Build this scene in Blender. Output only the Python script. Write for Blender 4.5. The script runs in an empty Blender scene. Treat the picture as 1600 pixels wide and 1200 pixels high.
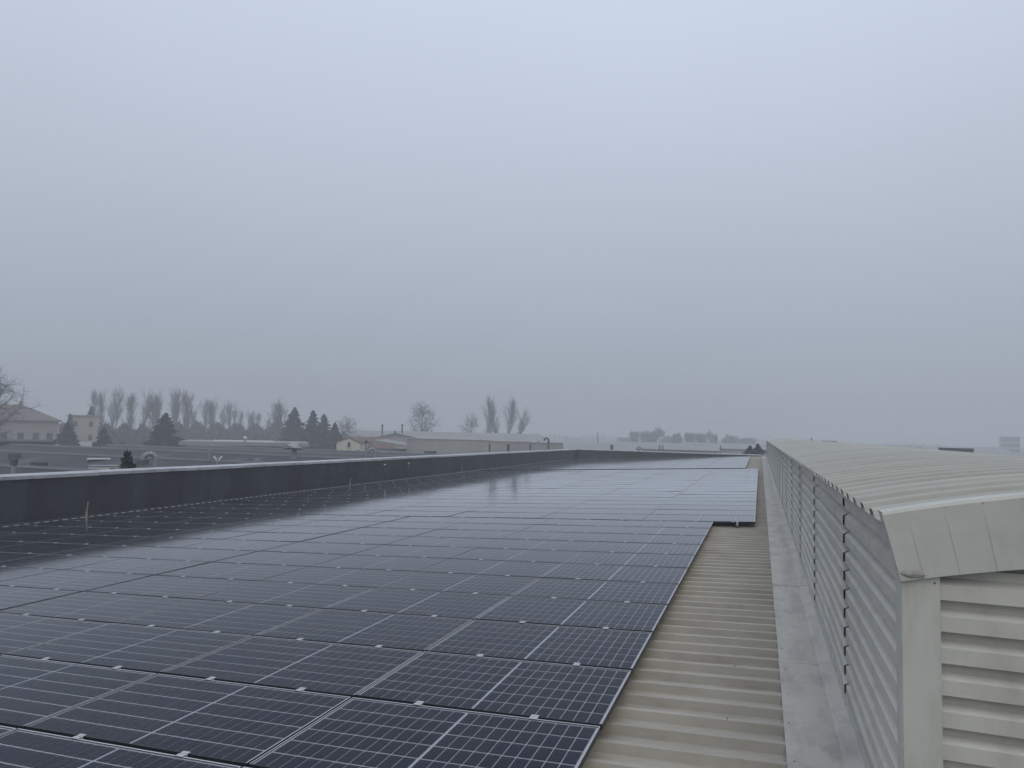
import bpy, math, random
from mathutils import Matrix, Vector

random.seed(7)
scene = bpy.context.scene
COL = scene.collection
CAM_Z = 9.0                      # eye height above the yard

# ------------------------------------------------------------------ camera
cam_data = bpy.data.cameras.new('camera')
cam_data.sensor_width = 36.0
cam_data.lens = 36.0 * 1075.0 / 1600.0
cam_data.clip_start = 0.05
cam_data.clip_end = 12000
cam = bpy.data.objects.new('camera', cam_data)
COL.objects.link(cam)
cam.matrix_world = Matrix((
    (0.940630, 0.000908, 0.339433, 0.0),
    (0.338623, -0.071565, -0.938196, 0.0),
    (0.023440, 0.997436, -0.067623, CAM_Z),
    (0, 0, 0, 1)))
scene.camera = cam

# ------------------------------------------------------------------ sky and light
SUN_EL, SUN_AZ = math.radians(48), math.radians(150)
world = bpy.data.worlds.new('World')
scene.world = world
world.use_nodes = True
wt = world.node_tree
wt.nodes.clear()
w_out = wt.nodes.new('ShaderNodeOutputWorld')
w_bg = wt.nodes.new('ShaderNodeBackground')
w_sky = wt.nodes.new('ShaderNodeTexSky')
w_sky.sky_type = 'NISHITA'
w_sky.sun_disc = False
w_sky.sun_elevation = SUN_EL
w_sky.sun_rotation = SUN_AZ
w_sky.air_density = 1.0
w_sky.dust_density = 6.0
w_geo = wt.nodes.new('ShaderNodeTexCoord')
w_sep = wt.nodes.new('ShaderNodeSeparateXYZ')
wt.links.new(w_geo.outputs['Generated'], w_sep.inputs[0])
w_ramp = wt.nodes.new('ShaderNodeMapRange')      # overcast sky: luminance (1 + 2 sin h) / 3
w_ramp.inputs['From Min'].default_value = 0.0
w_ramp.inputs['From Max'].default_value = 1.0
w_ramp.inputs['To Min'].default_value = 1.03
w_ramp.inputs['To Max'].default_value = 2.85
wt.links.new(w_sep.outputs['Z'], w_ramp.inputs['Value'])
w_noise = wt.nodes.new('ShaderNodeTexNoise')     # the faint unevenness of a cloud layer
w_noise.inputs['Scale'].default_value = 1.6
w_noise.inputs['Detail'].default_value = 2.0
wt.links.new(w_geo.outputs['Generated'], w_noise.inputs['Vector'])
w_nr = wt.nodes.new('ShaderNodeMapRange')
w_nr.inputs['To Min'].default_value = 0.94
w_nr.inputs['To Max'].default_value = 1.06
wt.links.new(w_noise.outputs['Fac'], w_nr.inputs['Value'])
w_mul = wt.nodes.new('ShaderNodeMath')
w_mul.operation = 'MULTIPLY'
wt.links.new(w_ramp.outputs[0], w_mul.inputs[0])
wt.links.new(w_nr.outputs[0], w_mul.inputs[1])
w_col = wt.nodes.new('ShaderNodeVectorMath')
w_col.operation = 'SCALE'
w_col.inputs[0].default_value = (3.075, 3.455, 4.11)
wt.links.new(w_mul.outputs[0], w_col.inputs['Scale'])
w_mix = wt.nodes.new('ShaderNodeMixRGB')         # thick cloud hides nearly all of the clear sky
w_mix.inputs['Fac'].default_value = 0.97
wt.links.new(w_sky.outputs[0], w_mix.inputs[1])
wt.links.new(w_col.outputs[0], w_mix.inputs[2])
wt.links.new(w_mix.outputs[0], w_bg.inputs['Color'])
w_bg.inputs['Strength'].default_value = 0.1
wt.links.new(w_bg.outputs[0], w_out.inputs['Surface'])

sun_data = bpy.data.lights.new('sun', 'SUN')
sun_data.energy = 1.0
sun_data.angle = math.radians(60)
sun_data.color = (1.0, 0.92, 0.80)
sun = bpy.data.objects.new('sun', sun_data)
COL.objects.link(sun)
sd = Vector((math.sin(SUN_AZ) * math.cos(SUN_EL), math.cos(SUN_AZ) * math.cos(SUN_EL), math.sin(SUN_EL)))
sun.rotation_euler = sd.to_track_quat('Z', 'Y').to_euler()
sun.location = (0, 0, 60)

vs = scene.view_settings
vs.view_transform = 'Standard'
vs.look = 'None'
vs.exposure = 0.0
vs.gamma = 1.0
vs.use_curve_mapping = False
scene.render.engine = 'CYCLES'
scene.cycles.max_bounces = 6
scene.cycles.transparent_max_bounces = 8
scene.cycles.volume_bounces = 1
scene.cycles.use_denoising = True
scene.cycles.caustics_reflective = False

# ------------------------------------------------------------------ helpers
def lin(r, g, b):
    f = lambda c: (c / 255 / 12.92) if c <= 10 else ((c / 255 + 0.055) / 1.055) ** 2.4
    return (f(r), f(g), f(b), 1)


MATS = {}


def mat(name, col, rough=0.6, metal=0.0, var=0.15, scale=3.0, stretch=(1, 1, 1), bump=0.0, bscale=40.0,
        dirt=None, dirt_amt=0.0, dirt_scale=1.0, dirt_stretch=(1, 1, 1), spec=0.5, rnd=0.0):
    """Painted / weathered surface: base colour with two scales of mottling, dirt of its own shape, fine relief."""
    m = bpy.data.materials.new(name)
    m.use_nodes = True
    nt = m.node_tree
    bs = nt.nodes['Principled BSDF']
    bs.inputs['Roughness'].default_value = rough
    bs.inputs['Metallic'].default_value = metal
    bs.inputs['Specular IOR Level'].default_value = spec
    tc = nt.nodes.new('ShaderNodeTexCoord')
    mp = nt.nodes.new('ShaderNodeMapping')
    mp.inputs['Scale'].default_value = stretch
    nt.links.new(tc.outputs['Object'], mp.inputs[0])
    n1 = nt.nodes.new('ShaderNodeTexNoise')
    n1.inputs['Scale'].default_value = scale
    n1.inputs['Detail'].default_value = 6
    n1.inputs['Roughness'].default_value = 0.62
    nt.links.new(mp.outputs[0], n1.inputs['Vector'])
    mr = nt.nodes.new('ShaderNodeMapRange')
    mr.inputs['From Min'].default_value = 0.3
    mr.inputs['From Max'].default_value = 0.7
    mr.inputs['To Min'].default_value = 1 - var
    mr.inputs['To Max'].default_value = 1 + var
    nt.links.new(n1.outputs['Fac'], mr.inputs[0])
    sc = nt.nodes.new('ShaderNodeVectorMath')
    sc.operation = 'SCALE'
    sc.inputs[0].default_value = col[:3]
    nt.links.new(mr.outputs[0], sc.inputs['Scale'])
    last = sc.outputs[0]
    if rnd:
        oi = nt.nodes.new('ShaderNodeObjectInfo')
        m2 = nt.nodes.new('ShaderNodeMapRange')
        m2.inputs['To Min'].default_value = 1 - rnd
        m2.inputs['To Max'].default_value = 1 + rnd
        nt.links.new(oi.outputs['Random'], m2.inputs[0])
        s2 = nt.nodes.new('ShaderNodeVectorMath')
        s2.operation = 'SCALE'
        nt.links.new(last, s2.inputs[0])
        nt.links.new(m2.outputs[0], s2.inputs['Scale'])
        last = s2.outputs[0]
    if dirt:
        md = nt.nodes.new('ShaderNodeMapping')
        md.inputs['Scale'].default_value = dirt_stretch
        nt.links.new(tc.outputs['Object'], md.inputs[0])
        n2 = nt.nodes.new('ShaderNodeTexNoise')
        n2.inputs['Scale'].default_value = dirt_scale
        n2.inputs['Detail'].default_value = 8
        n2.inputs['Roughness'].default_value = 0.7
        nt.links.new(md.outputs[0], n2.inputs['Vector'])
        cr = nt.nodes.new('ShaderNodeMapRange')
        cr.inputs['From Min'].default_value = 0.46
        cr.inputs['From Max'].default_value = 0.72
        cr.inputs['To Max'].default_value = dirt_amt
        nt.links.new(n2.outputs['Fac'], cr.inputs[0])
        mx = nt.nodes.new('ShaderNodeMixRGB')
        nt.links.new(cr.outputs[0], mx.inputs['Fac'])
        nt.links.new(last, mx.inputs[1])
        mx.inputs[2].default_value = dirt
        last = mx.outputs[0]
    nt.links.new(last, bs.inputs['Base Color'])
    if bump:
        nb = nt.nodes.new('ShaderNodeTexNoise')
        nb.inputs['Scale'].default_value = bscale
        nb.inputs['Detail'].default_value = 4
        nt.links.new(mp.outputs[0], nb.inputs['Vector'])
        bp = nt.nodes.new('ShaderNodeBump')
        bp.inputs['Strength'].default_value = bump
        bp.inputs['Distance'].default_value = 0.02
        nt.links.new(nb.outputs['Fac'], bp.inputs['Height'])
        nt.links.new(bp.outputs[0], bs.inputs['Normal'])
    MATS[name] = m
    return m


class MB:
    """collects faces; build() links them as one mesh object"""

    def __init__(self):
        self.v, self.f = [], []

    def face(self, *pts):
        i = len(self.v)
        self.v += [tuple(p) for p in pts]
        self.f.append(tuple(range(i, i + len(pts))))

    def box(self, x0, x1, y0, y1, z0, z1, skip=''):
        i = len(self.v)
        self.v += [(x0, y0, z0), (x1, y0, z0), (x1, y1, z0), (x0, y1, z0),
                   (x0, y0, z1), (x1, y0, z1), (x1, y1, z1), (x0, y1, z1)]
        fs = {'b': (0, 3, 2, 1), 't': (4, 5, 6, 7), 's': (0, 1, 5, 4), 'e': (1, 2, 6, 5), 'n': (2, 3, 7, 6), 'w': (3, 0, 4, 7)}
        for k, f in fs.items():
            if k not in skip:
                self.f.append(tuple(i + a for a in f))
        return self

    def tube(self, p0, p1, r0, r1, n=6, caps=False):
        p0, p1 = Vector(p0), Vector(p1)
        d = p1 - p0
        if d.length < 1e-6:
            return self
        d.normalize()
        a = d.orthogonal().normalized()
        b = d.cross(a)
        i = len(self.v)
        for p, r in ((p0, r0), (p1, r1)):
            for k in range(n):
                t = 2 * math.pi * k / n
                self.v.append(tuple(p + a * (r * math.cos(t)) + b * (r * math.sin(t))))
        for k in range(n):
            self.f.append((i + k, i + (k + 1) % n, i + n + (k + 1) % n, i + n + k))
        if caps:
            self.f.append(tuple(i + n + k for k in range(n)))
            self.f.append(tuple(i + n - 1 - k for k in range(n)))
        return self

    def strip(self, prof, axis_pts):
        """sweep: axis_pts is a list of functions point -> Vector; here rows of already placed points"""
        i = len(self.v)
        n = len(prof[0])
        for row in prof:
            self.v += [tuple(p) for p in row]
        for r in range(len(prof) - 1):
            for k in range(n - 1):
                a = i + r * n + k
                self.f.append((a, a + 1, a + n + 1, a + n))
        return self

    def grid(self, rows):
        return self.strip(rows, None)

    def mesh(self, name, material, smooth=False):
        me = bpy.data.meshes.new(name)
        me.from_pydata(self.v, [], self.f)
        me.materials.append(MATS[material] if isinstance(material, str) else material)
        if smooth:
            me.polygons.foreach_set('use_smooth', [True] * len(me.polygons))
        me.update()
        return me

    def build(self, name, material, parent=None, smooth=False, mw=None, kind=None):
        return link(name, self.mesh(name, material, smooth), parent, mw, kind)


def link(name, me, parent=None, mw=None, kind=None):
    o = bpy.data.objects.new(name, me)
    COL.objects.link(o)
    if parent:
        o.parent = parent
    if mw is not None:
        o.matrix_basis = mw
    if kind:
        o['kind'] = kind
    return o


def tag(o, label=None, cat=None, group=None, kind=None):
    if label:
        o['label'] = label
    if cat:
        o['category'] = cat
    if group:
        o['group'] = group
    if kind:
        o['kind'] = kind
    return o


def empty(name, loc=(0, 0, 0), rz=0.0):
    o = bpy.data.objects.new(name, None)
    o.empty_display_size = 0.2
    COL.objects.link(o)
    o.matrix_basis = Matrix.Translation(loc) @ Matrix.Rotation(rz, 4, 'Z')
    return o


def bearing(az, dist):
    a = math.radians(az)
    return dist * math.sin(a), dist * math.cos(a)


ORD = ['zeroth', 'first', 'second', 'third', 'fourth', 'fifth', 'sixth', 'seventh', 'eighth', 'ninth', 'tenth', 'eleventh',
       'twelfth', 'thirteenth', 'fourteenth', 'fifteenth', 'sixteenth', 'seventeenth', 'eighteenth', 'nineteenth',
       'twentieth', 'twenty-first', 'twenty-second', 'twenty-third', 'twenty-fourth', 'twenty-fifth', 'twenty-sixth',
       'twenty-seventh', 'twenty-eighth', 'twenty-ninth', 'thirtieth']

# ------------------------------------------------------------------ materials
mat('roof_sheet', (0.355, 0.330, 0.282), 0.62, 0, 0.10, 1.3, (1, 1, 1), 0.05, 60, (0.17, 0.15, 0.115, 1), 0.55, 2.6, (0.4, 1.8, 1))
mat('flashing', (0.430, 0.405, 0.362), 0.5, 0.0, 0.10, 2.0, (1, 1, 1), 0.05, 30, (0.14, 0.13, 0.12, 1), 0.55, 3.0, (2.5, 0.8, 1), rnd=0.05)
mat('cladding', (0.465, 0.445, 0.392), 0.45, 0, 0.08, 1.5, (1, 1, 1), 0.06, 9, (0.21, 0.20, 0.17, 1), 0.55, 1.9, (1, 0.9, 0.5), rnd=0.05)
mat('cladding_end', (0.455, 0.452, 0.410), 0.45, 0, 0.07, 1.5, (1, 1, 1), 0.06, 9, (0.23, 0.22, 0.18, 1), 0.5, 2.4, (1.2, 1, 0.45), rnd=0.03)
mat('trim', (0.430, 0.433, 0.398), 0.42, 0, 0.08, 2.2, (1, 1, 1), 0.10, 7, (0.20, 0.19, 0.15, 1), 0.42, 4.0, (1.4, 1, 0.35), rnd=0.04)
mat('barrel', (0.305, 0.304, 0.272), 0.55, 0, 0.09, 1.0, (1, 1, 1), 0.04, 40, (0.20, 0.195, 0.155, 1), 0.6, 1.4, (0.5, 1.2, 1), rnd=0.06)
mat('membrane', (0.028, 0.033, 0.042), 0.7, 0, 0.28, 1.2, (1, 1, 0.5), 0.3, 20, (0.010, 0.012, 0.016, 1), 0.9, 1.1, (1, 1.3, 0.5), rnd=0.28)
mat('coping', (0.40, 0.41, 0.43), 0.4, 0.2, 0.1, 2.0, rnd=0.10, dirt=(0.15, 0.15, 0.15, 1), dirt_amt=0.6, dirt_scale=2.5)
mat('frame', (0.016, 0.018, 0.023), 0.42, 0.0, 0.08, 5.0)
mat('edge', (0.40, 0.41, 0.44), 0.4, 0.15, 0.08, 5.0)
mat('clamp', (0.46, 0.475, 0.50), 0.35, 0.4, 0.08, 20.0)
mat('backsheet', (0.50, 0.51, 0.55), 0.6, 0, 0.05, 4.0)
mat('cell', (0.0050, 0.0100, 0.0270), 0.5, 0, 0.18, 6.0, rnd=0.12)
mat('dark_gap', (0.02, 0.02, 0.022), 0.9)
mat('rust_post', (0.26, 0.25, 0.24), 0.6, 0.2, 0.2, 12.0, dirt=(0.13, 0.07, 0.04, 1), dirt_amt=0.6, dirt_scale=9)
mat('ground', (0.075, 0.078, 0.058), 0.95, 0, 0.3, 0.05, dirt=(0.11, 0.095, 0.07, 1), dirt_amt=0.8, dirt_scale=0.02)
mat('bark', (0.055, 0.050, 0.046), 0.9, 0, 0.2, 2.0, rnd=0.2)
mat('twig', (0.060, 0.054, 0.052), 0.9, 0, 0.2, 2.0, rnd=0.2)
mat('needles', (0.014, 0.021, 0.020), 0.8, 0, 0.35, 0.9, rnd=0.25)
mat('thicket', (0.050, 0.046, 0.044), 0.9, 0, 0.35, 0.4)
mat('hazel', (0.060, 0.062, 0.055), 0.9, 0, 0.3, 0.4, rnd=0.2)
mat('render_beige', (0.22, 0.195, 0.18), 0.85, 0, 0.10, 0.4, dirt=(0.2, 0.17, 0.15, 1), dirt_amt=0.5, dirt_scale=0.7, dirt_stretch=(1, 1, 0.3))
mat('render_pink', (0.33, 0.285, 0.265), 0.85, 0, 0.1, 0.5, dirt=(0.26, 0.22, 0.2, 1), dirt_amt=0.5, dirt_scale=0.6, dirt_stretch=(1, 1, 0.3))
mat('render_cream', (0.50, 0.475, 0.40), 0.85, 0, 0.08, 0.5, dirt=(0.35, 0.33, 0.27, 1), dirt_amt=0.5, dirt_scale=0.7, dirt_stretch=(1, 1, 0.3))
mat('render_white', (0.62, 0.61, 0.60), 0.8, 0, 0.08, 0.5, dirt=(0.35, 0.34, 0.33, 1), dirt_amt=0.5, dirt_scale=0.7, dirt_stretch=(1, 1, 0.3))
mat('concrete_grey', (0.285, 0.28, 0.275), 0.85, 0, 0.10, 0.3, dirt=(0.17, 0.165, 0.16, 1), dirt_amt=0.5, dirt_scale=0.3, dirt_stretch=(1, 1, 0.25), rnd=0.06)
mat('roof_grey', (0.22, 0.22, 0.215), 0.8, 0, 0.12, 0.2, dirt=(0.13, 0.13, 0.125, 1), dirt_amt=0.6, dirt_scale=0.15)
mat('roof_dark', (0.022, 0.024, 0.028), 0.8, 0, 0.25, 0.25, dirt=(0.042, 0.044, 0.048, 1), dirt_amt=0.55, dirt_scale=0.12, rnd=0.18)
mat('ridge_metal', (0.060, 0.062, 0.068), 0.6, 0.1, 0.2, 0.6)
mat('roof_rusty', (0.050, 0.036, 0.036), 0.85, 0, 0.25, 0.3, dirt=(0.05, 0.045, 0.05, 1), dirt_amt=0.6, dirt_scale=0.2)
mat('wall_dark', (0.060, 0.060, 0.065), 0.85, 0, 0.2, 0.3)
mat('roof_tile', (0.120, 0.075, 0.062), 0.85, 0, 0.25, 1.2, dirt=(0.075, 0.06, 0.055, 1), dirt_amt=0.7, dirt_scale=0.6)
mat('roof_brown', (0.120, 0.100, 0.092), 0.85, 0, 0.2, 0.8)
mat('roof_pale', (0.21, 0.215, 0.22), 0.6, 0, 0.10, 0.2, dirt=(0.15, 0.15, 0.15, 1), dirt_amt=0.5, dirt_scale=0.12)
mat('window_glass', (0.035, 0.04, 0.048), 0.12, 0, 0.2, 1.0)
mat('shutter', (0.24, 0.225, 0.21), 0.7)
mat('white_paint', (0.48, 0.49, 0.49), 0.6, 0, 0.06, 3.0)
mat('zinc', (0.24, 0.245, 0.255), 0.45, 0.3, 0.12, 4.0, rnd=0.1)
mat('dark_metal', (0.07, 0.073, 0.08), 0.55, 0.2, 0.1, 4.0)

m = bpy.data.materials.new('solar_glass')       # clear low-iron pane with an anti-reflex coating
m.use_nodes = True
nt = m.node_tree
nt.nodes.clear()
g_out = nt.nodes.new('ShaderNodeOutputMaterial')
g_mix = nt.nodes.new('ShaderNodeMixShader')
g_tr = nt.nodes.new('ShaderNodeBsdfTransparent')
g_tr.inputs[0].default_value = (0.95, 0.96, 0.97, 1)
g_gl = nt.nodes.new('ShaderNodeBsdfGlossy')
g_gl.inputs['Roughness'].default_value = 0.075
g_gl.inputs['Color'].default_value = (0.97, 0.98, 1.0, 1)
g_fr = nt.nodes.new('ShaderNodeFresnel')
g_fr.inputs['IOR'].default_value = 1.30
g_tc = nt.nodes.new('ShaderNodeTexCoord')
g_n = nt.nodes.new('ShaderNodeTexNoise')
g_n.inputs['Scale'].default_value = 2.2
g_n.inputs['Detail'].default_value = 3
nt.links.new(g_tc.outputs['Object'], g_n.inputs['Vector'])
g_b = nt.nodes.new('ShaderNodeBump')
g_b.inputs['Strength'].default_value = 0.05
g_b.inputs['Distance'].default_value = 0.02
nt.links.new(g_n.outputs['Fac'], g_b.inputs['Height'])
nt.links.new(g_b.outputs[0], g_gl.inputs['Normal'])
g_pw = nt.nodes.new('ShaderNodeMath')             # the coating suppresses the reflex at steeper angles
g_pw.operation = 'POWER'
g_pw.inputs[1].default_value = 1.7
nt.links.new(g_fr.outputs[0], g_pw.inputs[0])
g_ml = nt.nodes.new('ShaderNodeMath')
g_ml.operation = 'MULTIPLY'
g_ml.use_clamp = True
g_ml.inputs[1].default_value = 2.1
nt.links.new(g_pw.outputs[0], g_ml.inputs[0])
nt.links.new(g_ml.outputs[0], g_mix.inputs[0])
nt.links.new(g_tr.outputs[0], g_mix.inputs[1])
nt.links.new(g_gl.outputs[0], g_mix.inputs[2])
g_di = nt.nodes.new('ShaderNodeBsdfDiffuse')       # thin uneven film of dried dust
g_di.inputs['Color'].default_value = (0.34, 0.33, 0.31, 1)
g_oi = nt.nodes.new('ShaderNodeObjectInfo')
g_off = nt.nodes.new('ShaderNodeVectorMath')
g_off.operation = 'MULTIPLY_ADD'
g_cmb = nt.nodes.new('ShaderNodeCombineXYZ')
for q_ in range(3):
    nt.links.new(g_oi.outputs['Random'], g_cmb.inputs[q_])
g_off.inputs[1].default_value = (37.0, 91.0, 13.0)
nt.links.new(g_cmb.outputs[0], g_off.inputs[0])
nt.links.new(g_tc.outputs['Object'], g_off.inputs[2])
g_dn = nt.nodes.new('ShaderNodeTexNoise')
g_dn.inputs['Scale'].default_value = 1.7
g_dn.inputs['Detail'].default_value = 7
g_dn.inputs['Roughness'].default_value = 0.65
nt.links.new(g_off.outputs[0], g_dn.inputs['Vector'])
g_dr = nt.nodes.new('ShaderNodeMapRange')
g_dr.inputs['From Min'].default_value = 0.42
g_dr.inputs['From Max'].default_value = 0.75
g_dr.inputs['To Min'].default_value = 0.0
g_dr.inputs['To Max'].default_value = 0.030
nt.links.new(g_dn.outputs['Fac'], g_dr.inputs[0])
g_m2 = nt.nodes.new('ShaderNodeMixShader')
nt.links.new(g_dr.outputs[0], g_m2.inputs[0])
nt.links.new(g_mix.outputs[0], g_m2.inputs[1])
nt.links.new(g_di.outputs[0], g_m2.inputs[2])
nt.links.new(g_m2.outputs[0], g_out.inputs['Surface'])
MATS['solar_glass'] = m

# ------------------------------------------------------------------ ground
gb = MB()
N = 24
rows = []
for i in range(N + 1):
    rows.append([(-1500 + 3000 * k / N, -1500 + 3000 * i / N, 0.0) for k in range(N + 1)])
gb.grid(rows)
tag(gb.build('ground', 'ground'), 'dull brown green winter ground around the buildings', 'ground', kind='structure')

# ------------------------------------------------------------------ our warehouse: roof plane, parapets
SL = math.radians(2.770)
EX = Vector((math.cos(SL), 0, math.sin(SL)))
EN = Vector((-math.sin(SL), 0, math.cos(SL)))
H_PLANE = 1.682
ORG = Vector((0, 0, CAM_Z)) - EN * H_PLANE
ROOF = Matrix(((EX.x, 0, EN.x, ORG.x), (0, 1, 0, ORG.y), (EX.z, 0, EN.z, ORG.z), (0, 0, 0, 1)))   # (u, v, lift) -> world
CREST = -0.112                                   # rib crests below the panel faces
RIB = 0.268
Y_NEAR, Y_FAR = -7.0, 66.0

warehouse = empty('warehouse', (-8.0, 30.0, 0.0))
tag(warehouse, 'warehouse whose sloping ribbed metal roof carries the solar panels, edged by a dark parapet', 'building')
WINV = Matrix.Translation((8.0, -30.0, 0.0))


def rib_profile(v0, v1):
    out = []
    k = 0
    v = v0
    while v < v1:
        out += [(v, -0.058), (v + RIB * 0.71, -0.058), (v + RIB * 0.775, -0.003), (v + RIB * 0.795, 0.0),
                (v + RIB * 0.90, 0.0), (v + RIB * 0.92, -0.003)]
        v += RIB
        k += 1
    out.append((v, -0.058))
    return out


prof = rib_profile(Y_NEAR, Y_FAR - 0.3)
mb = MB()
mb.grid([[ROOF @ Vector((u, v, CREST + dz)) for (v, dz) in prof] for u in (-16.58, -8.0, 0.60)])
mb.build('roof_sheet', 'roof_sheet', warehouse, mw=WINV)
# slope beyond the ridge, falling to the right
RIDGE = ROOF @ Vector((0.6, 0, CREST))
mb = MB()
mb.grid([[(RIDGE.x + x, v, RIDGE.z + dz - 0.002 - 0.0484 * max(0, x - 2.9) - 0.02) for (v, dz) in prof] for x in (0.0, 2.9, 20.0)])
mb.build('roof_sheet', 'roof_sheet', warehouse, mw=WINV)

PX = -17.0                                        # inner face of the left parapet


def cop_z(y):                                     # the coping falls a little towards the far end
    return CAM_Z - 1.312 - 0.0055 * y


GZ = (ROOF @ Vector((-16.5, 0, CREST))).z - 0.10  # gutter floor
mb = MB()
mb.face((PX + 0.28, Y_NEAR, GZ), (PX + 0.62, Y_NEAR, GZ), (PX + 0.62, Y_FAR, GZ), (PX + 0.28, Y_FAR, GZ))
mb.build('gutter', 'membrane', warehouse, mw=WINV)

par = MB()
par.box(PX - 0.32, PX - 0.008, Y_NEAR, Y_FAR + 0.3, 0.0, cop_z(Y_FAR) - 0.10)
par_o = par.build('parapet', 'concrete_grey', warehouse, mw=WINV)
y = Y_NEAR
k = 0
while y < Y_FAR - 0.1:                            # lapped strips of bitumen membrane, dressed over a fillet
    y1 = min(y + 1.0, Y_FAR)
    o = 0.0 if k % 2 else 0.005
    pf = [(PX + o, None), (PX + o, GZ + 0.17), (PX + o + 0.05, GZ + 0.05), (PX + 0.30 + o, GZ + 0.012 + o)]
    mb = MB()
    rr = []
    for yy in (y - 0.04, y1 + 0.04):
        rr.append([(x, yy, cop_z(yy) - 0.06 if z is None else z) for x, z in pf])
    mb.grid(rr)
    mb.build('membrane_strip', 'membrane', par_o, mw=Matrix.Identity(4))
    y = y1
    k += 1
y = Y_NEAR
while y < Y_FAR:                                  # metal coping in lengths
    y1 = min(y + 3.0, Y_FAR + 0.35)
    mb = MB()
    d = random.uniform(-0.007, 0.007)
    q = [(PX + 0.045, -0.085), (PX + 0.045, 0.0), (PX - 0.36, 0.03), (PX - 0.36, -0.09)]
    mb.grid([[(x, yy, cop_z(yy) + dz + d) for x, dz in q] for yy in (y + 0.006, y1 - 0.006)])
    mb.face(*[(x, y + 0.006, cop_z(y) + dz + d) for x, dz in q])
    mb.build('coping', 'coping', par_o)
    y = y1

FZ = 7.345                                        # far parapet coping
far = MB()
far.box(PX - 0.32, 24.0, Y_FAR + 0.01, Y_FAR + 0.30, 0.0, FZ - 0.09)
far_o = far.build('parapet', 'concrete_grey', warehouse, mw=WINV)
x = PX
k = 0
while x < 0.6:
    x1 = min(x + 1.6, 0.7)
    mb = MB()
    o = 0.004 * (k % 2)
    zb = (ROOF @ Vector((x, 0, CREST))).z - 0.12
    mb.grid([[(xx, Y_FAR - o, FZ - 0.05), (xx, Y_FAR - o, zb + 0.24), (xx, Y_FAR - 0.24 - o, zb + 0.06 + o)] for xx in (x - 0.03, x1 + 0.03)])
    mb.build('membrane_strip', 'membrane', far_o)
    x = x1
    k += 1
x = PX - 0.36
while x < 24:
    x1 = min(x + 3.0, 24.0)
    mb = MB()
    q = [(Y_FAR - 0.045, -0.07), (Y_FAR - 0.045, 0.0), (Y_FAR + 0.34, 0.02), (Y_FAR + 0.34, -0.08)]
    mb.grid([[(xx, yy, FZ + dz) for yy, dz in q] for xx in (x + 0.005, x1 - 0.005)])
    mb.build('coping', 'coping', far_o)
    x = x1
mb = MB()                                         # long outer wall on the right, near gable end
mb.box(20.6, 21.0, Y_NEAR, Y_FAR, 0, 6.1)
mb.box(PX, 20.6, Y_NEAR - 0.3, Y_NEAR - 0.02, 0, 6.2)
mb.build('outer_wall', 'concrete_grey', warehouse, mw=WINV)

# flashing along the foot of the raised monitor, in 3 m lengths
fl_o = MB().box(0.0, 0.02, Y_NEAR, Y_NEAR + 0.02, 0, 0.02).build('flashing', 'flashing', warehouse,
                                                                mw=WINV @ ROOF @ Matrix.Translation((0.2, 0, CREST - 0.02)))
FL_INV = (ROOF @ Matrix.Translation((0.2, 0, CREST - 0.02))).inverted()
y = 0.02
k = 0
while y < Y_FAR - 0.4:
    y1 = min(y + 2.985, Y_FAR - 0.35)
    o = 0.0022 * (k % 2) + random.uniform(0, 0.001)
    pf = [(0.052, -0.026), (0.050, 0.010), (0.20, 0.013), (0.342, 0.014), (0.350, 0.020), (0.446, 0.038), (0.452, 0.10)]
    mb = MB()
    rr = []
    n = 8
    for i in range(n + 1):
        yy = y + 0.004 + (y1 - y + 0.0 - 0.008) * i / n
        w = random.uniform(-0.0022, 0.0022)
        rr.append([ROOF @ Vector((u + (w if j < 2 else 0), yy, CREST + dz + o + (w * 0.7 if 1 < j < 5 else 0))) for j, (u, dz) in enumerate(pf)])
    mb.grid(rr)
    mb.build('flashing_sheet', 'flashing', fl_o, mw=FL_INV)
    y = y1
    k += 1

# ------------------------------------------------------------------ raised monitor with barrel roof
MX0, MX1 = 0.560, 3.440                           # cladding valley planes
MY0, MY1 = 3.16, 62.0
XC, RR2, ZC = 2.0, 13.0, CAM_Z - 0.121            # barrel: z = ZC - (x - XC)^2 / RR2


def arc(x):
    return ZC - (x - XC) ** 2 / RR2


monitor = empty('roof_monitor', (2.0, 30.0, 7.1))
tag(monitor, 'long raised roof monitor in pale grey ribbed metal with a low barrel roof', 'roof monitor')
MINV = Matrix.Translation((-2.0, -30.0, -7.1))
PITCH = 0.1215


def clad_profile(z_top, z_bot):
    """(out, z): out = 0 in the valley, 1 on the crest; read from the top down"""
    out = []
    z = z_top
    while z > z_bot:
        out += [(0.0, z), (0.0, z - 0.036), (1.0, z - 0.058), (1.0, z - 0.117)]
        z -= PITCH
    out.append((0.0, z))
    return out


# side cladding: one sheet every 2.7 m, each lapped over the next one nearer the end
cp = clad_profile(CAM_Z - 0.335, CAM_Z - 1.74)
y = MY0 + 0.05
y1 = 5.10
while y < MY1:
    y1 = min(y1, MY1)
    mb = MB()
    rows = []
    for t in (0.0, 0.02, 0.25, 1.0):
        yy = y + (y1 + 0.07 - y) * t
        lift = 0.0 if y < MY0 + 0.1 else 0.0105 if t == 0 else (0.010 if t == 0.02 else (0.003 if t == 0.25 else 0.0))
        rows.append([(MX0 - (0.034 + lift) * w if w else MX0 - (0.0025 if t < 0.1 else 0.0005), yy, z + (0.004 * (1 - t) if w else 0)) for w, z in cp])
    mb.grid(rows)
    mb.build('cladding_sheet', 'cladding', monitor, mw=MINV)
    y = y1
    y1 += 2.70
mb = MB()
mb.face((MX0 + 0.012, MY0, CAM_Z - 1.8), (MX0 + 0.012, MY1, CAM_Z - 1.8), (MX0 + 0.012, MY1, CAM_Z - 0.33), (MX0 + 0.012, MY0, CAM_Z - 0.33))
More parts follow.
